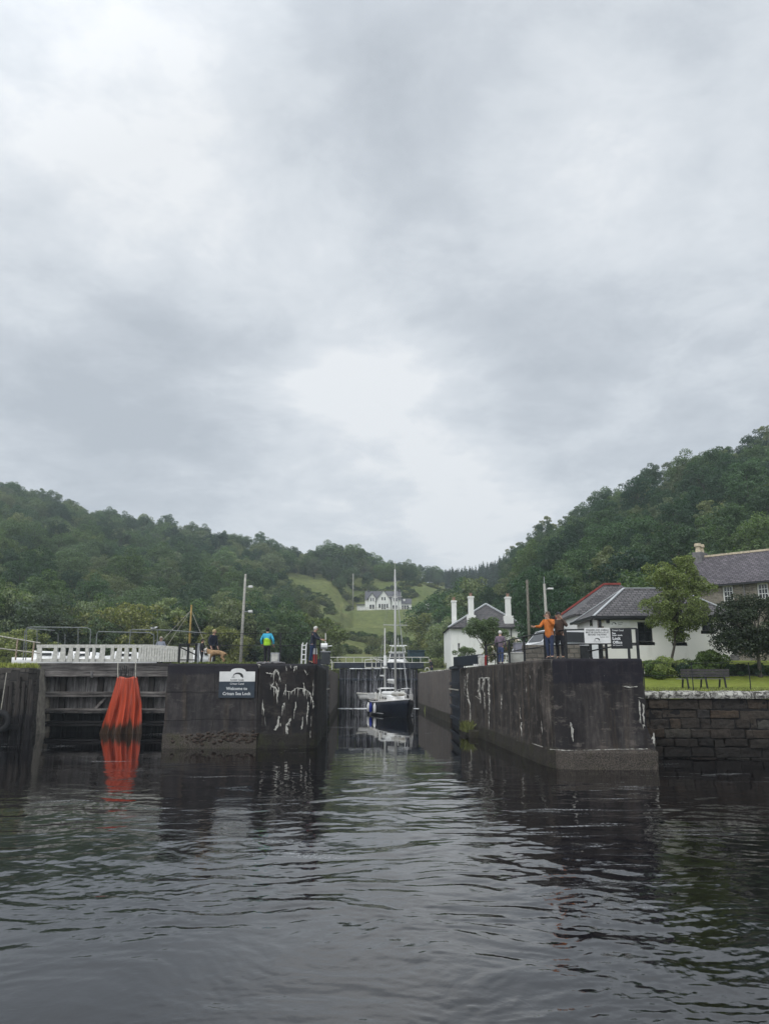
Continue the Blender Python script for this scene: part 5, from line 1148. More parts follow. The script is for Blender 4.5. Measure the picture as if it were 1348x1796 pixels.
# ---------------------------------------------------------------- boats
def hull_rings(Ln, B, fb, sheer, trans=.7, ns=15, bowrake=.9, draft=.7, full=.42):
    rings = []
    for i in range(ns + 1):
        s_ = i / ns; b = B / 2 * (1 - max(0, (s_ - full) / (1 - full)) ** 2.1) * (trans + (1 - trans) * min(1, s_ / full) ** .7); b = max(b, .03)
        zt_ = fb + sheer * s_ ** 2 + .12 * (1 - s_) ** 2; x = -Ln / 2 + Ln * s_; rk = bowrake * max(0, s_ - .6) / .4
        prof = [(1, 1), (.99, .72), (.95, .40), (.86, .08), (.62, -.30), (.25, -.8), (0, -1)]
        rg = [(x - rk * (1 - f_) * .8 if f_ < 1 else x, b * k, (zt_ * f_ if f_ > 0 else draft * f_)) for k, f_ in prof]
        rings.append([(p[0], p[1], p[2]) for p in rg] + [(p[0], -p[1], p[2]) for p in rg[-2::-1]])
    return rings
sail = thing('sailing_ketch', 'two-masted sailing boat with a dark navy hull motoring out of the lock', 'sailing boat', (.85, 74.3, 0), R(-90 + 12.5))
def bl(mb, name, mat, parent=None, **k): return mb.build(name, mat, parent or sail, local=True, **k)
LB, BB = 11.2, 3.4; rings = hull_rings(LB, BB, 1.02, .50)
bl(MB().loft(rings), 'hull', M['navy'], smooth=True)
deck = MB(); n = len(rings)
for i in range(n - 1):
    a, b = rings[i], rings[i + 1]; deck.poly([(a[0][0], a[0][1] * .97, a[0][2] + .02), (a[-1][0], a[-1][1] * .97, a[-1][2] + .02), (b[-1][0], b[-1][1] * .97, b[-1][2] + .02), (b[0][0], b[0][1] * .97, b[0][2] + .02)])
bl(deck, 'deck', M['teak'])
mb = MB()
for s_ in (0, -1): mb.tube([(r[s_][0], r[s_][1], r[s_][2] + .05) for r in rings], .05, 5)
bl(mb, 'toe_rail', M['gel'])
mb = MB(); 
for s_ in (1, -2): mb.tube([(r[s_][0], r[s_][1] * 1.01, r[s_][2] * .22 + .02) for r in rings[1:11]], .045, 5)
bl(mb, 'boot_stripe', M['grey'])
cb = bl(MB().loft([[(-2.6, -1.0, 1.2), (-2.6, 1.0, 1.2), (-2.6, .85, 1.85), (-2.6, -.85, 1.85)], [(1.2, -.95, 1.3), (1.2, .95, 1.3), (1.1, .78, 1.85), (1.1, -.78, 1.85)], [(2.5, -.6, 1.35), (2.5, .6, 1.35), (2.2, .5, 1.72), (2.2, -.5, 1.72)]]), 'coachroof', M['gel'], bevel=.05)
for y_ in (-.93, .93):
    for x_ in (-1.8, -.8, .3): bl(MB().box(x_, x_ + .6, y_ - .03 if y_ < 0 else y_ - .02, y_ + .02 if y_ < 0 else y_ + .03, 1.48, 1.68), 'porthole', M['glass'], cb)
dg_ = bl(MB().loft([[(-3.6, -.95, 1.3), (-3.6, .95, 1.3), (-3.6, .72, 2.45), (-3.6, -.72, 2.45)], [(-2.2, -.9, 1.4), (-2.2, .9, 1.4), (-2.5, .68, 2.5), (-2.5, -.68, 2.5)]]), 'wheelhouse', M['gel'], bevel=.06)
for (a, b_) in ((-.72, -.28), (-.22, .22), (.28, .72)): bl(MB().prism([(-2.33, a), (-2.30, b_), (-2.50, b_ * .95), (-2.52, a * .95)], 1.95, 2.36), 'window', M['glass'], dg_)
for y_ in (-1, 1): bl(MB().box(-3.4, -2.6, y_ * .86 - .03, y_ * .86 + .03, 1.9, 2.3), 'window', M['glass'], dg_)
bl(MB().box(1.3, 1.8, -.28, .28, 1.78, 1.86), 'hatch', M['glass']); bl(MB().tube([(-1.2, -.75, 2.0), (.9, .2, 2.05)], .16, 8), 'rolled_dodger', M['gel'])
# masts and rig
zs = 12.2; mm = bl(MB().tube([(.75, 0, 1.8), (.75, 0, 7), (.75, 0, 13.6)], [.12, .11, .07], 8), 'main_mast', M['varnish'], smooth=True)
bl(MB().tube([(.75, 0, 13.6), (.75, 0, 14.4)], .018, 4), 'aerial', M['varnish'], mm)
bl(MB().tube([(.75, -1.15, 8.3), (.75, 1.15, 8.3)], .045, 5), 'spreader', M['varnish'], mm); bl(MB().tube([(.75, -.7, 11), (.75, .7, 11)], .035, 5), 'spreader', M['varnish'], mm)
bl(MB().tube([(.6, 0, 2.9), (-2.3, 0, 3.0)], [.09, .08], 7), 'boom', M['varnish'], mm); bl(MB().tube([(.5, 0, 3.12), (-2.2, 0, 3.2)], [.17, .12], 8), 'furled_mainsail', M['gel'], mm)
mz = bl(MB().tube([(-3.75, 0, 1.3), (-3.75, 0, 8.3)], [.10, .06], 8), 'mizzen_mast', M['varnish'], smooth=True); bl(MB().tube([(-3.9, 0, 3.6), (-5.9, 0, 3.65)], [.11, .08], 7), 'boom', M['gel'], mz); bl(MB().tube([(-3.62, 0, 4.6), (-3.62, 0, 5.6)], [.17, .15], 8), 'radar_reflector', M['gel'], mz)
bl(MB().tube([(-3.75, 0, 4.35), (-3.75, 0, 4.5)], .28, 10), 'radar_dome', M['gel'], mz)
mb = MB(); rgs = [((.75, 0, 13.4), (5.5, 0, 1.85)), ((.75, 0, 11), (3.6, 0, 1.5)), ((.75, 0, 13.4), (-3.75, 0, 8.2)), ((-3.75, 0, 8.2), (-5.4, 0, 1.4))]
for y_ in (-1, 1): rgs += [((.75, y_ * 1.12, 8.3), (.75, 0, 13.4)), ((.75, y_ * 1.12, 8.3), (.6, y_ * 1.62, 1.3)), ((.75, 0, 8.1), (.2, y_ * 1.6, 1.3)), ((-3.75, 0, 7.9), (-3.9, y_ * 1.3, 1.25)), ((-3.75, 0, 5.4), (-4.4, y_ * 1.25, 1.25))]
for a, b_ in rgs: mb.tube([a, b_], .009, 4)
bl(mb, 'rigging', M['grey'])
bl(MB().tube([(.95, 0, 12.6), (5.2, 0, 2.3)], [.022, .04], 6), 'furled_jib', M['grey'])
mb = MB()
for s_ in (0, -1):
    pts = [(r[s_][0], r[s_][1] * .95, r[s_][2] + .68) for r in rings[1:-1]]
    for h_ in (0, -.32): mb.tube([(p[0], p[1], p[2] + h_) for p in pts], .014, 4)
    for p in pts[::2]: mb.tube([(p[0], p[1], p[2] - .66), p], .02, 4)
bl(mb, 'guard_rail', M['gel'])
mb = MB(); a = rings[-1][0]; 
mb.tube([(4.3, .62, 2.35), (5.0, .42, 2.45), (5.65, 0, 2.5), (5.0, -.42, 2.45), (4.3, -.62, 2.35)], .035, 5)
for p in ((4.3, .62), (4.3, -.62), (5.3, .25), (5.3, -.25)): mb.tube([(p[0], p[1], 1.6), (p[0], p[1], 2.4)], .028, 5)
bl(mb, 'pulpit', M['gel'])
for (x_, y_, m_) in ((-1.6, -1.86, 'blue'), (-2.9, -1.82, 'gel'), (.2, -1.85, 'gel'), (-.5, 1.86, 'gel')):
    bl(MB().tube([(x_, y_, 1.15), (x_, y_, .98), (x_, y_, .88), (x_, y_, .30), (x_, y_, .2)], [.02, .08, .15, .15, .06], 8), 'fender', M[m_], smooth=True)
bl(MB().box(-5.2, -5.0, -1.25, 1.25, 1.3, 1.95), 'stern_locker', M['gel'], bevel=.04)
for y_ in (-1.55, 1.55): bl(MB().box(-4.6, -1.2, y_ - .015, y_ + .015, 1.42, 1.95), 'weather_cloth', M['gel'])
bl(MB().tube([(1.6, -.5, 1.95), (3.3, .1, 2.0), (4.2, .1, 2.0)], [.14, .20, .08], 8), 'bagged_sail', M['offwhite'], smooth=True)
bl(MB().tube([(-.2, .9, 1.75), (-.2, .9, 2.25)], .18, 10), 'liferaft', M['gel'])
for k in range(5): bl(MB().tube([(-1.9 + k * .8, -1.50, 1.5), (-1.9 + k * .8, -1.50, 1.5 + .5 + .1 * (k % 2))], .06, 6), 'jerry_can', M['gel' if k % 2 else 'offwhite'])
dn = thing('dinghy', 'small white dinghy hung across the stern of the navy ketch', 'dinghy', (-1.35, 79.6, 1.35), R(192))
dr = hull_rings(2.9, 1.25, .45, .12, draft=.12, bowrake=.3); MB().loft(dr).build('hull', M['gel'], dn, local=True, smooth=True); MB().tube([(p[0][0], p[0][1], p[0][2]) for p in dr] + [(p[-1][0], p[-1][1], p[-1][2]) for p in dr[::-1]], .07, 6).build('tube_rim', M['offwhite'], dn, local=True)
# motor cruiser on the canal
cu = thing('motor_cruiser', 'white motor cruiser with a glazed wheelhouse waiting above the far gates', 'motor boat', (xat(697, 103, 1160), 106, 3.7), R(-90 - 6)); cr_ = hull_rings(9.5, 3.4, 1.5, .5, bowrake=.8)
MB().loft(cr_).build('hull', M['gel'], cu, local=True, smooth=True)
MB().loft([[(-3.4, -1.3, 1.5), (-3.4, 1.3, 1.5), (-3.4, 1.2, 2.15), (-3.4, -1.2, 2.15)], [(1.6, -1.2, 1.6), (1.6, 1.2, 1.6), (1.2, 1.1, 2.1), (1.2, -1.1, 2.1)]]).build('cabin', M['gel'], cu, local=True, bevel=.05)
wv = MB().loft([[(-2.8, -1.1, 2.12), (-2.8, 1.1, 2.12), (-2.8, .95, 3.15), (-2.8, -.95, 3.15)], [(.9, -1.1, 2.12), (.9, 1.1, 2.12), (.25, .9, 3.15), (.25, -.9, 3.15)]]).build('wheelhouse', M['gel'], cu, local=True, bevel=.05)
for (a, b_) in ((-.95, -.36), (-.3, .3), (.36, .95)): MB().poly([(.86, a, 2.25), (.86, b_, 2.25), (.40, b_ * .88, 3.0), (.40, a * .88, 3.0)]).xf(Matrix.Translation((.03, 0, 0))).build('window', M['glass'], wv, local=True)
for y_ in (-1, 1): MB().box(-2.3, -.2, y_ * 1.06 - .02, y_ * 1.06 + .02, 2.35, 2.95).build('window', M['glass'], wv, local=True)
MB().box(-3.0, .5, -1.15, 1.15, 3.15, 3.24).build('roof', M['gel'], wv, local=True, bevel=.03); 
mb = MB(); mb.tube([(-1.4, -1.0, 3.2), (-1.4, -.85, 4.0), (-1.4, .85, 4.0), (-1.4, 1.0, 3.2)], .05, 6); mb.tube([(-1.4, -1.2, 4.15), (-1.4, 1.2, 4.15)], .06, 6); mb.tube([(-1.4, 0, 4.0), (-1.4, 0, 5.2)], .03, 5); mb.build('radar_arch', M['gel'], cu, local=True)
MB().box(1.9, 2.1, -1.3, 1.3, 2.15, 2.22).build('rail', M['gel'], cu, local=True)
def small_boat(label, px, Y, rz, Ln, hullm, cabin=True):
    t = thing('small_boat', label, 'boat', (xat(px, Y, 1150), Y, 3.9), rz); rg = hull_rings(Ln, 2.1, .75, .35, draft=.3, bowrake=.5); MB().loft(rg).build('hull', hullm, t, local=True, smooth=True)
    MB().loft([[(-.9, -.7, .8), (-.9, .7, .8), (-.9, .55, 1.35), (-.9, -.55, 1.35)], [(1.2, -.6, .9), (1.2, .6, .9), (.8, .45, 1.28), (.8, -.45, 1.28)]]).build('cabin', M['gel'], t, local=True, bevel=.05); MB().box(-.5, .4, -.66, -.60, 1.0, 1.18).build('window', M['glass'], t, local=True)
small_boat('white boat behind the widest gap at the left end of the white fence', 84, 56, R(8), 4.4, M['gel']); small_boat('white cabin boat glimpsed through the middle gaps of the white fence', 150, 57, R(-6), 5.2, M['gel'])
small_boat('white boat behind the fence, nearest the orange tarpaulin', 225, 57.5, R(10), 4.8, M['gel']); small_boat('white boat cover seen between the black frame and the seated dog group', 349, 47.5 + 8, R(80), 3.4, M['gel'])

# ---------------------------------------------------------------- people
def skin(verts, edges, radii, root=0, sub=2):
    me = bpy.data.meshes.new('s'); me.from_pydata([tuple(v) for v in verts], edges, []); me.update(); ob = bpy.data.objects.new('s', me); COL.objects.link(ob)
    sk = ob.modifiers.new('sk', 'SKIN'); sd_ = me.skin_vertices[0].data if me.skin_vertices else None
    if sd_ is None:
        bm = bmesh.new(); bm.from_mesh(me); bm.verts.layers.skin.verify(); bm.to_mesh(me); bm.free(); sd_ = me.skin_vertices[0].data
    for i, r in enumerate(radii):
        sd_[i].radius = r if isinstance(r, tuple) else (r, r); sd_[i].use_root = (i == root)
    sk.use_smooth_shade = True; ss = ob.modifiers.new('ss', 'SUBSURF'); ss.levels = sub; ss.render_levels = sub
    dg = bpy.context.evaluated_depsgraph_get(); m2 = bpy.data.meshes.new_from_object(ob.evaluated_get(dg)); bpy.data.objects.remove(ob); return m2
SKIN = plain('skin', (.48, .29, .21), .6, .08, 6)
def cloth(name, c): return plain(name, c, .85, .15, 7, bump=.2)
def person(label, loc, rz, hgt, top, legs, hair, arms=None, lean=0.0, hairlen=0, hat=None, turn=0.0, step=.06, vest=None, group=None, hem=.86):
    """standing figure facing local -y. arms: ((elbow, wrist) left, right) in local metres for a 1.75 m figure"""
    sc_ = hgt / 1.75; t = thing('person', label, 'person', tuple(loc), rz, group, sc_)
    ln = lambda z: -lean * max(0, z - .95)
    def P(x, y, z): return (x, y + ln(z), z)
    arms = arms or (((-.27, .02, 1.14), (-.25, -.12, .90)), ((.27, .02, 1.14), (.25, -.12, .90)))
    V = [P(0, 0, .95), P(0, 0, 1.12), P(0, .01, 1.32), P(0, 0, 1.46), P(0, -.02, 1.54), P(0, -.03, 1.62), P(0, -.025, 1.70)]; E = [(i, i + 1) for i in range(6)]
    Rr = [(.155, .115), (.145, .105), (.165, .115), (.065, .06), (.062, .065), (.078, .092), (.060, .070)]
    def add(p, r, par): V.append(p); Rr.append(r); E.append((par, len(V) - 1)); return len(V) - 1
    jt = []
    for s_, (el_, wr) in zip((-1, 1), arms):
        h_ = add(P(s_ * .09, 0, .88), .09, 0); kn = add((s_ * .10, -.02 - s_ * step * .5, .50), .060, h_); an = add((s_ * .10, .02 - s_ * step, .10), .042, kn); add((s_ * .115, -.15 - s_ * step, .045), .036, an)
        sh_ = add(P(s_ * .185, .01, 1.41), .058, 2); e_ = add(P(*el_), .043, sh_); w_ = add(P(*wr), .028, e_)
        d = (Vector(P(*wr)) - Vector(P(*el_))).normalized(); w3 = Vector(P(*wr)); pm = add(tuple(w3 + d * .06), (.036, .020), w_)
        side = d.cross(Vector((0, 1, 0)));  side = side.normalized() if side.length > .1 else Vector((1, 0, 0)); curl = d.cross(side).normalized()
        for q, (o_, l_) in enumerate(((-.028, .060), (-.010, .075), (.009, .070), (.027, .055))):
            b1 = add(tuple(w3 + d * .10 + side * o_), .0095, pm); add(tuple(w3 + d * (.10 + l_) + side * o_ * 1.2 + curl * .018), .0085, b1)
        add(tuple(w3 + d * .07 + side * -.055 * s_ + curl * .01), .0105, w_)
        jt.append((P(s_ * .185, .01, 1.41), P(*el_), P(*wr), P(s_ * .09, 0, .88), (s_ * .10, -.02 - s_ * step * .5, .50), (s_ * .10, .02 - s_ * step, .10)))
    me = skin(V, E, Rr); mb = MB().mesh(me)
    hc = Vector(P(0, -.03, 1.63)); mb.ball(hc + Vector((0, -.105, -.012)), .018, 6, 5, (.8, 1, 1.5))
    for s_ in (-1, 1): mb.ball(hc + Vector((s_ * .088, .01, -.005)), .026, 6, 5, (.4, .8, 1.1))
    mb.cur = 1
    for s_ in (-1, 1): mb.ball(hc + Vector((s_ * .032, -.088, .012)), .010, 6, 4)
    mb.box(-.024, .024, hc.y - .100, hc.y - .088, hc.z - .052, hc.z - .045)
    body = mb.build('body', [SKIN, M['ink']], t, local=True, smooth=True)
    # jacket: trunk and sleeves
    V2 = [P(0, 0, hem), P(0, 0, .98), P(0, 0, 1.14), P(0, .01, 1.34), P(0, 0, 1.47)]; E2 = [(0, 1), (1, 2), (2, 3), (3, 4)]; R2 = [(.185, .145), (.18, .14), (.175, .135), (.19, .14), (.085, .08)]
    for (a, b_, c, *_r) in jt:
        k = len(V2); V2 += [a, b_, tuple(Vector(b_).lerp(Vector(c), .93))]; E2 += [(3, k), (k, k + 1), (k + 1, k + 2)]; R2 += [.080, .062, .045]
    jk = MB().mesh(skin(V2, E2, R2)).build('jacket', top, t, local=True, smooth=True)
    if vest:
        m_ = skin([P(0, .005, .84), P(0, .005, .98), P(0, .005, 1.14), P(0, .015, 1.30)], [(0, 1), (1, 2), (2, 3)], [(.196, .156), (.192, .152), (.187, .148), (.196, .150)]); MB().mesh(m_).build('vest', vest, t, local=True, smooth=True)
    V3 = [P(0, 0, .97), P(0, 0, .88)]; E3 = [(0, 1)]; R3 = [(.165, .125), (.16, .125)]
    for (_a, _b, _c, h_, kn, an) in jt:
        k = len(V3); V3 += [tuple(Vector(h_) + Vector((0, 0, -.08))), kn, (an[0], an[1], .12)]; E3 += [(1, k), (k, k + 1), (k + 1, k + 2)]; R3 += [.098, .074, .062]
    MB().mesh(skin(V3, E3, R3)).build('trousers', legs, t, local=True, smooth=True)
    sh = MB()
    for j in jt:
        a = Vector(j[5]); sh.tube([a + Vector((0, .06, -.055)), a + Vector((0, .02, -.05)), a + Vector((.01, -.10, -.06)), a + Vector((.012, -.19, -.07))], [.055, .075, .068, .045], 8)
    sh.build('shoes', M['black'], t, local=True, smooth=True)
    hb_ = MB(); hb_.ball(hc + Vector((0, .018, .030)), .108, 12, 8, (.90, 1.0, 1.0))
    if hairlen: hb_.ball(hc + Vector((0, .05, -.06)), .10, 10, 7, (.95, .7, 1.3))
    # keep the face clear
    vv = []
    for p in hb_.v:
        p = Vector(p); 
        if p.y < hc.y - .05 and p.z < hc.z + .055: p.y = hc.y - .05
        vv.append(tuple(p))
    hb_.v = vv; hb_.build('hair' if not hat else 'cap', hat or hair, t, local=True, smooth=True)
    if hat: MB().tube([hc + Vector((0, -.07, .065)), hc + Vector((0, -.17, .055))], [.07, .05], 8, flat=(1, 1, .25)).build('cap_peak', hat, t, local=True)
    return t
ph = (((-.30, -.16, 1.22), (-.12, -.30, 1.50)), ((.30, -.16, 1.22), (.12, -.30, 1.52)))      # both hands raised to a phone
zP = H
jeans = cloth('dark_jeans', (.030, .042, .085)); dkt = cloth('dark_trousers', (.022, .023, .028)); 
orange = person('person in an orange jacket and jeans with one hand on the right pier railing', (xat(965, 31.6), 31.6, zP), R(-38), 1.93, cloth('orange_jacket', (.56, .17, .035)), jeans, cloth('grey_brown_hair', (.13, .10, .075)),
       arms=(((-.27, -.18, 1.20), (-.38, -.40, 1.20)), ((.28, -.20, 1.24), (.12, -.34, 1.48))), lean=.06, hairlen=1, hem=.74)
cm = Vector((xat(974, 31.2), 31.2, zat(1083, 31.2))); MB().box(cm.x - .07, cm.x + .07, cm.y - .03, cm.y + .03, cm.z - .07, cm.z + .05).build('camera', M['ink'], label='black camera raised in front of the face of the person in brown', cat='camera', bevel=.02)
person('person in a brown and dark jacket and cap photographing beside the orange jacket', (xat(983, 31.9), 31.9, zP), R(-20), 1.93, cloth('brown_jacket', (.085, .055, .042)), dkt, cloth('dark_hair', (.03, .025, .02)), arms=ph, hat=cloth('dark_cap', (.035, .036, .042)))
person('white-haired person in a mauve jacket and blue jeans behind the sloping railing', (xat(878, 42.8), 42.8, zP), R(150), 1.86, cloth('mauve_jacket', (.16, .12, .155)), cloth('blue_jeans', (.06, .085, .18)), cloth('white_hair', (.60, .58, .55)))
person('person in a neon green and bright blue jacket standing back to the water', (xat(467.5, 40.4), 40.4, zP), R(170), 1.86, cloth('blue_jacket', (.06, .42, .62)), dkt, cloth('black_hair', (.02, .02, .02)), vest=cloth('neon_green', (.38, .68, .04)), arms=(((-.31, .02, 1.16), (-.30, -.10, .94)), ((.31, .02, 1.16), (.30, -.10, .94))))
person('white-haired person in navy jacket and blue jeans leaning on the left pier rail', (xat(547, 39.6), 39.6, zP), R(78), 1.88, cloth('navy_jacket', (.030, .036, .055)), cloth('mid_jeans', (.035, .06, .14)), cloth('white_hair', (.62, .60, .57)), arms=(((-.22, -.20, 1.18), (-.16, -.42, 1.12)), ((.22, -.22, 1.18), (.16, -.44, 1.12))), lean=.20)
person('blond person in a dark navy jacket looking down beside the tan dog', (xat(371, 41.8), 41.8, zP), R(60), 1.86, cloth('dark_navy_jacket', (.016, .020, .036)), dkt, cloth('blond_hair', (.42, .33, .17)), lean=.12)
person('person dressed in black half hidden behind the black frame and the dog', (xat(353, 43), 43, zP), R(120), 1.42, cloth('black_coat', (.016, .017, .022)), dkt, cloth('dark_hair', (.03, .025, .02)))
person('person in a grey and white top and sunhat seen above the white fence', (xat(280, 50.8), 50.8, 4.05), R(20), 1.92, cloth('grey_white_top', (.34, .36, .42)), dkt, None, hat=cloth('pale_sunhat', (.50, .44, .36)))
person('distant person in a dark jacket bending by the far lock gate', (xat(757, 94.5), 94.5, 3.95), R(-60), 1.7, cloth('dark_jacket', (.03, .032, .045)), jeans, cloth('grey_hair', (.4, .38, .36)), lean=.35)
# dog facing left
dx_, dy_ = xat(379, 39.6), 39.6; dg = thing('dog', 'tan dog with a white face standing on the left pier facing left', 'dog', (dx_, dy_, H + .06), R(180))
V = [(-.36, 0, .50), (-.12, 0, .50), (.14, 0, .49), (.34, 0, .52), (.46, 0, .60), (.56, 0, .66), (.66, 0, .62), (-.46, 0, .46), (-.54, 0, .36)]; E = [(0, 1), (1, 2), (2, 3), (3, 4), (4, 5), (5, 6), (0, 7), (7, 8)]; Rr = [.14, .13, .155, .16, .10, .10, .05, .035, .02]
for s_ in (-1, 1):
    k = len(V); V += [(.32, s_ * .08, .32), (.31, s_ * .08, .16), (.34, s_ * .08, .03), (.38, s_ * .08, .02)]; E += [(3, k), (k, k + 1), (k + 1, k + 2), (k + 2, k + 3)]; Rr += [.08, .055, .048, .045]
    k = len(V); V += [(-.34, s_ * .08, .36), (-.28, s_ * .08, .25), (-.40, s_ * .08, .15), (-.36, s_ * .08, .03), (-.32, s_ * .08, .02)]; E += [(0, k), (k, k + 1), (k + 1, k + 2), (k + 2, k + 3), (k + 3, k + 4)]; Rr += [.105, .075, .05, .046, .044]
me_ = skin(V, E, Rr, 1); mb = MB().mesh(me_)
for s_ in (-1, 1): mb.tube([(.52, s_ * .06, .73), (.50, s_ * .10, .70), (.50, s_ * .11, .61)], [.03, .035, .015], 6, flat=(1, .5, 1))
mb.m = [1 if np.mean([mb.v[i][0] for i in f]) > .50 or (np.mean([mb.v[i][0] for i in f]) > .30 and np.mean([mb.v[i][2] for i in f]) < .45) else 0 for f in mb.f]
mb.cur = 2; mb.ball((.705, 0, .63), .022, 6, 4)
mb.build('body', [M['fur'], M['furw'], M['ink']], dg, local=True, smooth=True)
# gull on the tube handrail
gq = Vector((xat(266, 50.2), 50.2, zat(1105.5, 50.2))); gl_ = thing('gull', 'white and grey gull with open wings on the long tube handrail', 'bird', tuple(gq))
V = [(-.20, 0, .12), (-.05, 0, .13), (.10, 0, .15), (.18, 0, .20), (.25, 0, .20)]; mb = MB().mesh(skin(V, [(0, 1), (1, 2), (2, 3), (3, 4)], [.03, .075, .07, .045, .012], 1, 1)); mb.tube([(0, .02, 0), (0, .02, .1)], .008, 4); mb.build('body', M['gel'], gl_, local=True, smooth=True)
for s_ in (-1, 1): MB().prism([(.1, s_ * .04), (-.1, s_ * .04), (-.18, s_ * .42), (-.02, s_ * .36)], .16, .185).build('wing', M['grey'], gl_, local=True)
# ---------------------------------------------------------------- trees and plants
def rand_unit(rg, n):
    v = rg.normal(size=(n, 3)); return v / np.linalg.norm(v, axis=1)[:, None]
def leaf_quads(C, Nn, size, rg, asp=.62):
    n = len(C); t = np.cross(Nn, rand_unit(rg, n)); t /= np.linalg.norm(t, axis=1)[:, None] + 1e-9; b = np.cross(Nn, t)
    s = (size * rg.uniform(.6, 1.4, n))[:, None]
    q = np.stack([C - t * s * .5, C + b * s * asp * .5 + Nn * s * .08, C + t * s * .5, C - b * s * asp * .5 + Nn * s * .08], 1)
    return q.reshape(-1, 3)
def crown_pts(rg, R0, z0, z1, npuff, nleaf, puff=(.22, .36), shape='round', gap=.0):
    """clumps of leaves spread through the crown volume; returns leaf centres and normals and clump centres"""
    zc = (z0 + z1) / 2; hz = (z1 - z0) / 2; PC = []; PR = []
    tries = 0
    while len(PC) < npuff and tries < 9000:
        tries += 1; d = rand_unit(rg, 1)[0]; r = rg.uniform(.25, 1) ** .45
        if shape == 'cone':
            tt = rg.uniform(0, 1) ** .8; rad = R0 * (1 - tt) * rg.uniform(.55, 1); a = rg.uniform(0, 2 * np.pi); p = np.array([rad * np.cos(a), rad * np.sin(a), z0 + (z1 - z0) * tt]); pr_ = R0 * .30 * (1.15 - tt)
        else:
            p = np.array([d[0] * R0 * r, d[1] * R0 * r, zc + d[2] * hz * r]); p[:2] *= 1 + .25 * math.sin(3 * math.atan2(d[1], d[0]) + npuff); pr_ = R0 * rg.uniform(*puff)
            if p[2] < z0 + .15 * hz and rg.random() < .5: continue
        if any(np.linalg.norm(p - q) < .40 * (pr_ + s) * (1 - .3 * (shape == 'cone')) for q, s in zip(PC, PR)): 
            if rg.random() < .85: continue
        PC.append(p); PR.append(pr_)
    PC = np.array(PC); PR = np.array(PR); w_ = PR ** 2; k = rg.choice(len(PC), nleaf, p=w_ / w_.sum()); d = rand_unit(rg, nleaf)
    d[:, 2] = np.where((d[:, 2] < -.2) & (rg.random(nleaf) < .5), -d[:, 2], d[:, 2])
    rr_ = rg.uniform(.45, 1.0, nleaf) ** .5 + np.abs(rg.normal(0, .16, nleaf))
    C = PC[k] + d * (PR[k] * rr_)[:, None] * np.array([1, 1, .8])
    Nn = d * .7 + rg.normal(size=(nleaf, 3)) * .6 + np.array([0, 0, .35]); Nn /= np.linalg.norm(Nn, axis=1)[:, None]
    return C, Nn, PC
def trunk_mb(rg, PC, z1, r0, zsplit, lean=(0, 0), nl=7):
    mb = MB(); top = Vector((lean[0], lean[1], z1)); mid = Vector((lean[0] * .45, lean[1] * .45, zsplit)); mb.tube([(0, 0, -.4), (0, 0, .1), tuple(mid), tuple(mid.lerp(top, .55)), tuple(top)], [r0 * 1.35, r0, r0 * .72, r0 * .4, r0 * .12], 7)
    for p in PC[rg.choice(len(PC), min(nl, len(PC)), replace=False)]:
        s = mid.lerp(top, float(rg.uniform(0, .5))); e = Vector(p); m_ = s.lerp(e, .5) + Vector((0, 0, .12 * (e - s).length)); mb.tube([tuple(s), tuple(m_), tuple(e)], [r0 * .42, r0 * .25, r0 * .08], 5)
    return mb
PROTO = {}
def proto(key, seed, R0, h_, z0, npuff, nleaf, leaf, lm, shape='round', r0=.18, puff=(.22, .36)):
    rg = np.random.default_rng(seed); C, Nn, PC = crown_pts(rg, R0, z0, h_, npuff, nleaf, puff, shape); q = leaf_quads(C, Nn, leaf, rg)
    me = npmesh('crown', q, np.arange(len(q)).reshape(-1, 4), [M[lm]]); tb = trunk_mb(rg, PC, h_ * .85, r0, max(z0, .25 * h_))
    tm = bpy.data.meshes.new('trunk'); tm.from_pydata(tb.v, [], tb.f); tm.materials.append(M['bark']); tm.update()
    nb = len(q); tv = np.array(tb.v); quads = [f for f in tb.f if len(f) == 4]
    jm = npmesh('wood_tree', np.concatenate([q, tv]), np.concatenate([np.arange(nb).reshape(-1, 4), np.array(quads) + nb]), [M[lm], M['bark']], mi=np.concatenate([np.zeros(nb // 4), np.ones(len(quads))]))
    PROTO[key] = (me, tm, jm, h_, R0)
# round-crowned kinds for the hills (unit trees about 9 m high), nearer ones with smaller leaves
kinds = [('oak1', 1, 4.2, 9.2, .6, 70, 12500, .27, 'leafA', 'round', .18, (.16, .28)), ('oak2', 2, 3.7, 10.2, .4, 66, 12000, .26, 'leafC', 'round', .18, (.16, .28)), ('willow1', 3, 4.6, 8.2, .2, 74, 12500, .27, 'leafB', 'round', .16, (.15, .26)), ('birch', 4, 2.9, 9.6, .8, 48, 9500, .25, 'leafB', 'round', .12, (.14, .26)), ('oak3', 5, 4.9, 9.0, .4, 78, 13000, .28, 'leafA', 'round', .2, (.15, .26)), ('scrub', 6, 3.8, 5.2, .1, 50, 8500, .26, 'leafD', 'round', .12, (.13, .24))]
for k in kinds: proto(*k)
proto('conifer', 9, 2.1, 11, .8, 60, 5200, .36, 'leafK', 'cone', .16)
proto('bushy', 10, 1.0, 1.25, .0, 16, 1600, .16, 'leafH', r0=.03, puff=(.25, .42)); proto('bushy2', 11, 1.2, 1.0, .0, 18, 1600, .18, 'leafD', r0=.03, puff=(.25, .42))
KEYS = ['oak1', 'oak2', 'willow1', 'birch', 'oak3', 'scrub']
rg = np.random.default_rng(42); T = []
def inpoly(px, py, P):
    c = False; n = len(P)
    for i in range(n):
        x1_, y1_ = P[i]; x2_, y2_ = P[(i + 1) % n]
        if (y1_ > py) != (y2_ > py) and px < (x2_ - x1_) * (py - y1_) / (y2_ - y1_) + x1_: c = not c
    return c
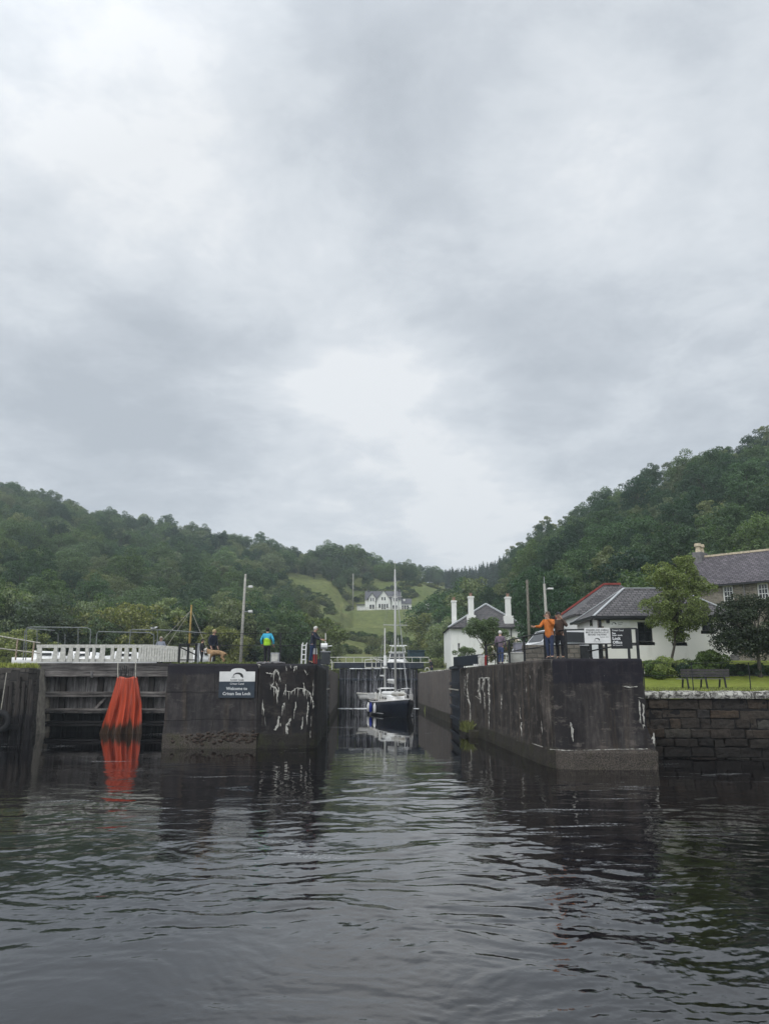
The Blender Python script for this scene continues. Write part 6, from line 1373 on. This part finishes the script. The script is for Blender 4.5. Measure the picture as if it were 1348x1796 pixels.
OPEN = [[(580, 1062), (775, 1062), (778, 1120), (640, 1120), (590, 1110)],           # mown field
        [(600, 1085), (596, 1050), (640, 1030), (690, 1020), (750, 1022), (810, 1040), (800, 1085)],   # knoll behind the house
        [(528, 1180), (500, 1075), (495, 1018), (540, 1012), (580, 1026), (615, 1046), (605, 1110), (575, 1180)],
        [(550, 1175), (556, 1095), (640, 1112), (775, 1112), (800, 1175)], [(490, 1040), (500, 1008), (530, 1008), (560, 1025), (520, 1060)]]
def spaced(x, y, sp, cells, cs):
    k = (int(x // cs), int(y // cs))
    for i in (-1, 0, 1):
        for j in (-1, 0, 1):
            for q in cells.get((k[0] + i, k[1] + j), ()):
                if (q[0] - x) ** 2 + (q[1] - y) ** 2 < (sp * .5 + q[2] * .5) ** 2: return False
    cells.setdefault(k, []).append((x, y, sp)); return True
cells = {}; cand = 60000
rx = rg.uniform(-1.0, 1.0, cand); yy = np.sqrt(rg.uniform(62 ** 2, 520 ** 2, cand)); xx = rx * .78 * yy; zzv = land(xx, yy)
for x, y, z in zip(xx, yy, zzv):
    a = CX + FPX * x / y; yc_ = float(np.interp(a, CA, CKY[:, 6])); y1_ = float(np.interp(a, CA, CKY[:, 1]))
    if y > yc_ + 22 or z < 4: continue
    if a < 500:
        if y < 84 or (y < y1_ - 12 and a > 120): continue
        if x > -26 and y < 90: continue
    elif a < 880:
        if y < 150: continue
    elif y < y1_ - 3: continue
    px, py = project(x, y, z)
    if px < -420 or px > 1760: continue
    if any(inpoly(px, py, P) for P in OPEN): continue
    if 610 < px < 770 and 225 < y < 300: continue
    if 780 < px < 925 and y < 122: continue
    far = y > 200; sp = 6.6 if px > 880 else 7.4
    if 780 < px < 905 and y > 300: kind = 'conifer'; sp = 4.4
    elif y < 105 and px < 500: kind = ['scrub', 'willow1', 'birch', 'scrub'][int(rg.integers(4))]; sp = 6
    elif px > 880: kind = ['oak1', 'oak2', 'oak2', 'oak2', 'birch', 'oak3'][int(rg.integers(6))]
    else: kind = KEYS[int(rg.choice(6, p=[.24, .2, .2, .12, .16, .08]))]
    sc_ = float(rg.choice([rg.uniform(.55, .8), rg.uniform(.8, 1.05), rg.uniform(.95, 1.12)], p=[.3, .5, .2])) * (1.0 if px > 880 else .98); sp = sp * sc_
    if kind == 'conifer': sc_ = float(rg.uniform(.7, .95))
    if not spaced(x, y, sp, cells, 11): continue
    T.append([x, y, z - .3, kind, sc_, float(rg.uniform(0, 6.28)), px, py])
# scattered bushes on the open slopes
def addtree(px, py_top, Y, kind, sx_=None):
    x = xat(px, Y, 1060); z = float(land(np.array([x]), np.array([Y]))[0]); hgt = zat(py_top, Y) - z; T.append([x, Y, z - .2, kind, hgt / PROTO[kind][3], float(rg.uniform(0, 6.28)), px, 1060]); return hgt
for (px, pt, Y, k_) in ((500, 957, 326, 'oak3'), (511, 962, 327, 'oak1'), (522, 968, 325, 'oak2'), (533, 971, 324, 'oak3'), (543, 970, 322, 'oak1'), (552, 966, 320, 'oak2'), (668, 981, 350, 'oak3'), (682, 985, 365, 'oak1'), (697, 989, 380, 'oak2'), (712, 991, 390, 'oak3'), (727, 991, 400, 'oak1'), (742, 990, 415, 'oak2'), (756, 992, 425, 'oak3'), (770, 996, 440, 'oak1'), (572, 950, 322, 'oak1'), (590, 953, 324, 'oak2'), (606, 952, 322, 'oak3'), (622, 958, 326, 'oak1'), (640, 965, 330, 'oak2'), (655, 971, 335, 'oak1'), (560, 962, 318, 'oak3'), (581, 958, 326, 'oak3'),
                        (782, 1040, 176, 'oak3'), (808, 1022, 172, 'oak1'), (838, 1020, 168, 'willow1'), (862, 1030, 165, 'oak3'), (890, 1030, 155, 'oak1'), (775, 1070, 160, 'scrub'), (800, 1060, 150, 'oak3'), (870, 1062, 140, 'willow1'), (770, 1100, 150, 'scrub'), (915, 1045, 130, 'oak2'), (785, 1085, 135, 'willow1'),
                        (20, 1030, 92, 'willow1'), (60, 1052, 90, 'birch'), (-30, 1020, 90, 'oak1'), (95, 1062, 95, 'scrub'), (130, 1066, 97, 'oak2'), (170, 1058, 99, 'willow1'), (235, 1060, 98, 'scrub'), (300, 1056, 103, 'oak3'), (350, 1058, 105, 'oak1'), (400, 1052, 106, 'willow1'), (450, 1058, 108, 'oak2'), (492, 1062, 112, 'oak1'), (530, 1078, 118, 'scrub'),
                        (533, 1052, 190, 'scrub'), (596, 1080, 232, 'scrub'), (612, 1061, 262, 'scrub')): addtree(px, pt, Y, k_)
# the 300 that show largest inside the frame become trees of their own
infr = [t for t in T if -30 < t[6] < 1378]
infr.sort(key=lambda t: -(PROTO[t[3]][3] * t[4] / t[1])); 
infr = [t for t in infr]; big = infr[:290]; bigset = {id(t) for t in big}; rest = [t for t in T if id(t) not in bigset]
KN = {'oak1': ('broadleaf_tree', 'round mid-green tree'), 'oak2': ('broadleaf_tree', 'dark green tree'), 'oak3': ('broadleaf_tree', 'wide mid-green tree'), 'willow1': ('willow_tree', 'grey-green willow'), 'birch': ('birch_tree', 'narrow grey-green birch'), 'scrub': ('scrub_tree', 'low olive scrub tree'), 'conifer': ('conifer_tree', 'dark pointed conifer')}
PLACE = ((110, 'at the left edge'), (255, 'above the white fence'), (345, 'around the yellow mast'), (435, 'behind the lamp post'), (520, 'above the neon jacket'), (620, 'left of the gabled house'), (700, 'above the gabled house'), (790, 'right of the gabled house'), (925, 'behind the white house chimneys'), (1010, 'behind the slim lamp post'), (1130, 'above the lock office'), (1215, 'behind the leaning tree'), (2000, 'above the stone house'))
ORD = 'first second third fourth fifth sixth seventh eighth ninth tenth eleventh twelfth thirteenth fourteenth fifteenth sixteenth seventeenth eighteenth nineteenth twentieth'.split()
LAB = {}
for t in big:
    pl_ = next(w_ for q_, w_ in PLACE if t[6] < q_); bd_ = 'low on the slope' if t[1] < 125 else ('halfway up' if t[1] < 190 else 'high up')
    LAB.setdefault('%s %s %s' % (KN[t[3]][1], bd_, pl_), []).append(t)
LABEL = {}
for l_, ts in LAB.items():
    ts.sort(key=lambda t: t[6])
    for q_, t in enumerate(ts): LABEL[id(t)] = l_ if len(ts) == 1 else '%s, %s from left' % (l_, ORD[min(q_, 19)])
def put_tree(nm, lab, cat, key, loc, rz, sc_, group):
    t = bpy.data.objects.new(nm, None); COL.objects.link(t); t.location = loc; t.rotation_euler = (0, 0, rz); t.scale = (sc_,) * 3; tag(t, lab, cat, group)
    c = bpy.data.objects.new('crown', PROTO[key][0]); c.parent = t; COL.objects.link(c); tr_ = bpy.data.objects.new('trunk', PROTO[key][1]); tr_.parent = t; COL.objects.link(tr_); return t
for t in big:
    nm, lab = KN[t[3]]; hill_ = 'left hillside' if t[6] < 520 else ('middle valley' if t[6] < 880 else 'right hillside')
    put_tree(nm, LABEL[id(t)], 'tree', t[3], (t[0], t[1], t[2]), t[5], t[4], '%ss of the %s' % (nm.replace('_', ' '), hill_))
def scatter(name, label, pts, keys, kind='stuff'):
    """one object that instances whole plants over its points"""
    cl = bpy.data.collections.new(name + '_kinds'); 
    for i, k in enumerate(keys): cl.objects.link(bpy.data.objects.new('%02d_%s' % (i, k), PROTO[k][2]))
    me = bpy.data.meshes.new(name); me.from_pydata([p[:3] for p in pts], [], []); me.update()
    a = me.attributes.new('pick', 'INT', 'POINT'); a.data.foreach_set('value', [keys.index(p[3]) for p in pts]); a = me.attributes.new('turn', 'FLOAT_VECTOR', 'POINT'); a.data.foreach_set('vector', [c for p in pts for c in (0, 0, p[5])]); a = me.attributes.new('size', 'FLOAT', 'POINT'); a.data.foreach_set('value', [p[4] for p in pts])
    ob = bpy.data.objects.new(name, me); COL.objects.link(ob); tag(ob, label, None, None, kind)
    g = bpy.data.node_groups.new(name, 'GeometryNodeTree'); g.interface.new_socket('Geometry', in_out='INPUT', socket_type='NodeSocketGeometry'); g.interface.new_socket('Geometry', in_out='OUTPUT', socket_type='NodeSocketGeometry'); n = g.nodes
    gi = n.new('NodeGroupInput'); go = n.new('NodeGroupOutput'); ip = n.new('GeometryNodeInstanceOnPoints'); ci = n.new('GeometryNodeCollectionInfo'); ci.inputs['Collection'].default_value = cl; ci.inputs['Separate Children'].default_value = True; ci.inputs['Reset Children'].default_value = True
    def attr(nm_, ty):
        q = n.new('GeometryNodeInputNamedAttribute'); q.data_type = ty; q.inputs['Name'].default_value = nm_; return q.outputs['Attribute']
    g.links.new(gi.outputs[0], ip.inputs['Points']); g.links.new(ci.outputs[0], ip.inputs['Instance']); ip.inputs['Pick Instance'].default_value = True; g.links.new(attr('pick', 'INT'), ip.inputs['Instance Index']); g.links.new(attr('turn', 'FLOAT_VECTOR'), ip.inputs['Rotation']); g.links.new(attr('size', 'FLOAT'), ip.inputs['Scale']); g.links.new(ip.outputs[0], go.inputs[0])
    mo = ob.modifiers.new('plants', 'NODES'); mo.node_group = g; return ob
scatter('woodland', 'thick green wood covering the far hillsides', rest, KEYS + ['conifer'])
B = []
for _ in range(30000):
    a = rg.uniform(470, 860); y = math.sqrt(rg.uniform(112 ** 2, 330 ** 2)); x = (a - CX) / FPX * y; B.append((x, y))
B = np.array(B); bz = land(B[:, 0], B[:, 1]); out_ = []; cells = {}
for (x, y), z in zip(B, bz):
    px, py = project(x, y, z)
    if inpoly(px, py, OPEN[0]) or z < 4.5: continue
    if 615 < px < 770 and 240 < y < 285: continue
    dn_ = float(pnoise(x / 16, y / 16, 31)) + float(pnoise(x / 6, y / 6, 32)) * .6
    if inpoly(px, py, OPEN[3]):
        if dn_ < .10: continue
        s_ = rg.uniform(.5, 1.7)
    elif dn_ < .24: continue
    else: s_ = rg.uniform(.6, 1.8)
    if not spaced(x, y, 1.0 * s_, cells, 4): continue
    out_.append((x, y, z - .15, 'bushy' if rg.random() < .5 else 'bushy2', float(s_), float(rg.uniform(0, 6.28))))
scatter('scrub', 'bracken and low bushes on the grassy slopes below and behind the gabled house', out_, ['bushy', 'bushy2'])

# near garden plants
def plant(name, label, cat, loc, R0, z0, z1, npuff, nleaf, leaf, lm, seed, r0=.08, lean=(0, 0), puff=(.2, .34), zs=None, nl=9, extra=None, sq=(1, 1)):
    rg = np.random.default_rng(seed); C, Nn, PC = crown_pts(rg, R0, z0, z1, npuff, nleaf, puff); sh_ = np.array([lean[0], lean[1], 0]); C = C * [sq[0], sq[1], 1] + sh_; PC = PC * [sq[0], sq[1], 1] + sh_
    q = leaf_quads(C, Nn, leaf, rg); t = thing(name, label, cat, loc); cr_ = bpy.data.objects.new('crown', npmesh('crown', q, np.arange(len(q)).reshape(-1, 4), [M[lm]])); COL.objects.link(cr_); cr_.parent = t
    trunk_mb(rg, PC, z1 * .8, r0, zs or max(z0, .3), lean, nl).build('trunk' if z0 > .5 else 'stem', M['bark'], t, local=True, smooth=True)
    if extra:
        k = rg.choice(len(C), extra); MQ = leaf_quads(C[k] + Nn[k] * leaf, Nn[k], leaf * 1.6, rg); o_ = bpy.data.objects.new('blossom', npmesh('blossom', MQ, np.arange(len(MQ)).reshape(-1, 4), [M['blossom']])); COL.objects.link(o_); o_.parent = t
    return t
Yt = 43.6; zl = 3.65; x = xat(1172, Yt, 1160)
plant('rowan_tree', 'light green young tree leaning in front of the lock office', 'tree', (x, Yt, zl), 1.9, zat(1126, Yt) - zl, zat(974, Yt) - zl, 95, 30000, .10, 'leafN', 101, .09, (xat(1192, Yt, 1050) - x, 0), zs=1.5, nl=22, puff=(.13, .24))
x = xat(1330, 42, 1160); plant('purple_shrub_tree', 'dark bronze-green bushy tree in front of the stone house', 'tree', (x, 42.0, 3.5), 2.1, 1.0, zat(1046, 42) - 3.5, 80, 30000, .10, 'leafR', 102, .12, (0, 0), zs=.8, nl=18, puff=(.14, .26))
x = xat(1240, 42.6, 1180); plant('round_shrub', 'rounded bright green shrub under the small office window', 'shrub', (x, 42.6, 3.3), .95, .05, zat(1143, 42.6) - 3.3, 30, 15000, .085, 'leafH', 103, .04)
x = xat(1168, 43, 1180); plant('flowering_bush', 'low loose green bush at the foot of the leaning tree', 'shrub', (x, 42.9, 3.3), 1.0, .05, zat(1156, 43) - 3.3, 28, 11000, .085, 'leafN', 104, .04)
for i, (px, pt, lm, lb_) in enumerate(((1147, 1160, 'leafH', 'low dark hedge bush at the pier end of the flower bed'), (1196, 1163, 'leafC', 'low dark hedge bush between the leaning tree and the round shrub'), (1213, 1168, 'leafH', 'small clipped bush touching the left of the round shrub'), (1276, 1166, 'leafC', 'low dark hedge bush just right of the round shrub'),
                                       (1300, 1168, 'leafR', 'low hedge bush under the left side of the bronze tree'), (1326, 1168, 'leafC', 'low hedge bush at the trunk of the bronze tree'), (1350, 1166, 'leafH', 'low hedge bush at the right edge of the picture'))):
    x = xat(px, 42.6, 1180); plant('hedge_bush', lb_, 'shrub', (x, 42.6, 3.25), .72, .0, zat(pt, 42.6) - 3.25, 18, 7000, .08, lm, 110 + i, .03, sq=(1.15, .8))
x = xat(851, 49, 1160); plant('small_tree', 'small dull green tree in front of the white house with chimneys', 'tree', (x, 49, H), 1.18, zat(1128, 49) - H, zat(1088, 49) - H, 34, 12000, .085, 'leafB', 120, .06, (0, 0), zs=.9, sq=(1.0, .9))
x = xat(868, 53, 1150); plant('blossom_bush', 'bush with pale blossom behind the person in mauve', 'shrub', (x, 53, H), 1.0, .3, zat(1107, 53) - H, 20, 5000, .10, 'leafB', 121, .04, extra=700)
x = xat(905, 52, 1150); plant('blossom_bush', 'loose bush with a few pale flowers left of the white van', 'shrub', (x, 52.4, H), .85, .3, zat(1112, 52) - H, 16, 3600, .10, 'leafB', 122, .04, extra=160)
x = xat(815, 60, 1150); plant('quay_shrub', 'low grey-green shrub behind the dark box beam', 'shrub', (x, 60, 3.9), .9, .1, zat(1134, 60) - 3.9, 12, 2600, .11, 'leafB', 123, .03)
x = xat(787, 98, 1150); plant('quay_shrub', 'small light green bush beyond the far gate at the corner of the white house', 'shrub', (x - 1.5, 112, 3.9), 1.3, .1, 2.2, 14, 3000, .16, 'leafD', 124, .03)
# grass fringes
def grass(name, label, pts, hgt, mat, n_each=1, seed=1, parent=None):
    rg = np.random.default_rng(seed); P = np.repeat(np.array(pts), n_each, axis=0); n = len(P); P[:, 0] += rg.normal(0, .06, n); P[:, 1] += rg.normal(0, .06, n)
    h_ = hgt * rg.uniform(.5, 1.4, n); a = rg.uniform(0, 6.28, n); d = np.stack([np.cos(a), np.sin(a), np.zeros(n)], 1); ln_ = rg.normal(0, .35, (n, 2)) * h_[:, None]; w_ = .012 + .012 * rg.random(n)
    tip = P + np.stack([ln_[:, 0], ln_[:, 1], h_], 1); mid = P + np.stack([ln_[:, 0] * .35, ln_[:, 1] * .35, h_ * .55], 1)
    q = np.stack([P - d * w_[:, None], P + d * w_[:, None], mid + d * w_[:, None] * .7, tip], 1).reshape(-1, 3)
    o_ = bpy.data.objects.new(name, npmesh(name, q, np.arange(len(q)).reshape(-1, 4), [mat])); COL.objects.link(o_); tag(o_, label, None, None, 'stuff'); return o_
rg = np.random.default_rng(5)
pts = [(rg.uniform(-30, -19.9), 44.25 + abs(rg.normal(0, .5)), 3.86) for _ in range(5200)]; grass('grass', 'tufts of green grass growing along the top of the left quay wall', pts, .26, M['leafN'], seed=2)
s_ = []
for _ in range(700):
    px = rg.uniform(300, 455); s_.append((xat(px, 38.6), 38.6 + rg.uniform(0, .6), 3.98))
for _ in range(900): px = rg.normal(380, 20); s_.append((xat(px, 38.6), 38.6 + rg.uniform(0, .5), 3.98))
grass('grass', 'short grass and moss on the top edge of the left pier', s_, .10, M['leafD'], seed=3)
s_ = [(5.25 + rg.normal(0, .12) - .35, 47.3 + rg.normal(0, .5), .3 + rg.uniform(-.1, .1)) for _ in range(500)]; grass('grass', 'bright green grass tuft at the waterline foot of the right lock wall', s_, .42, M['leafD'], seed=4)
MB().prism([(4.85, 45.6), (5.6, 45.4), (5.4, 52.9), (4.95, 52.9)], -1.2, .38).build('ledge', M['pierR'], bevel=.08, label='weedy stone ledge at the foot of the right lock wall', cat='ledge')
s_ = []
for _ in range(9000):
    x = rg.uniform(9.9, 27); s_.append((x, gwy(x) + rg.uniform(.5, 2.2), 0))
s_ = np.array(s_); s_[:, 2] = land(s_[:, 0], s_[:, 1]); grass('grass', 'mown lawn grass behind the lichened coping', s_, .07, M['leafN'], seed=6)

# ---------------------------------------------------------------- haze
HZ = bpy.data.materials.new('damp_air'); HZ.use_nodes = True; ht = HZ.node_tree; ht.nodes.clear(); ho = ht.nodes.new('ShaderNodeOutputMaterial'); hv = ht.nodes.new('ShaderNodeVolumePrincipled')
hv.inputs['Color'].default_value = (.80, .90, .97, 1); hv.inputs['Density'].default_value = HAZE = .00055; hv.inputs['Anisotropy'].default_value = .2; ht.links.new(hv.outputs[0], ho.inputs['Volume'])
if HAZE: MB().box(-610, 610, -290, 930, -4.2, 150).build('haze', HZ, kind='stuff', label='thin damp air fading the far hillsides', uv=False)
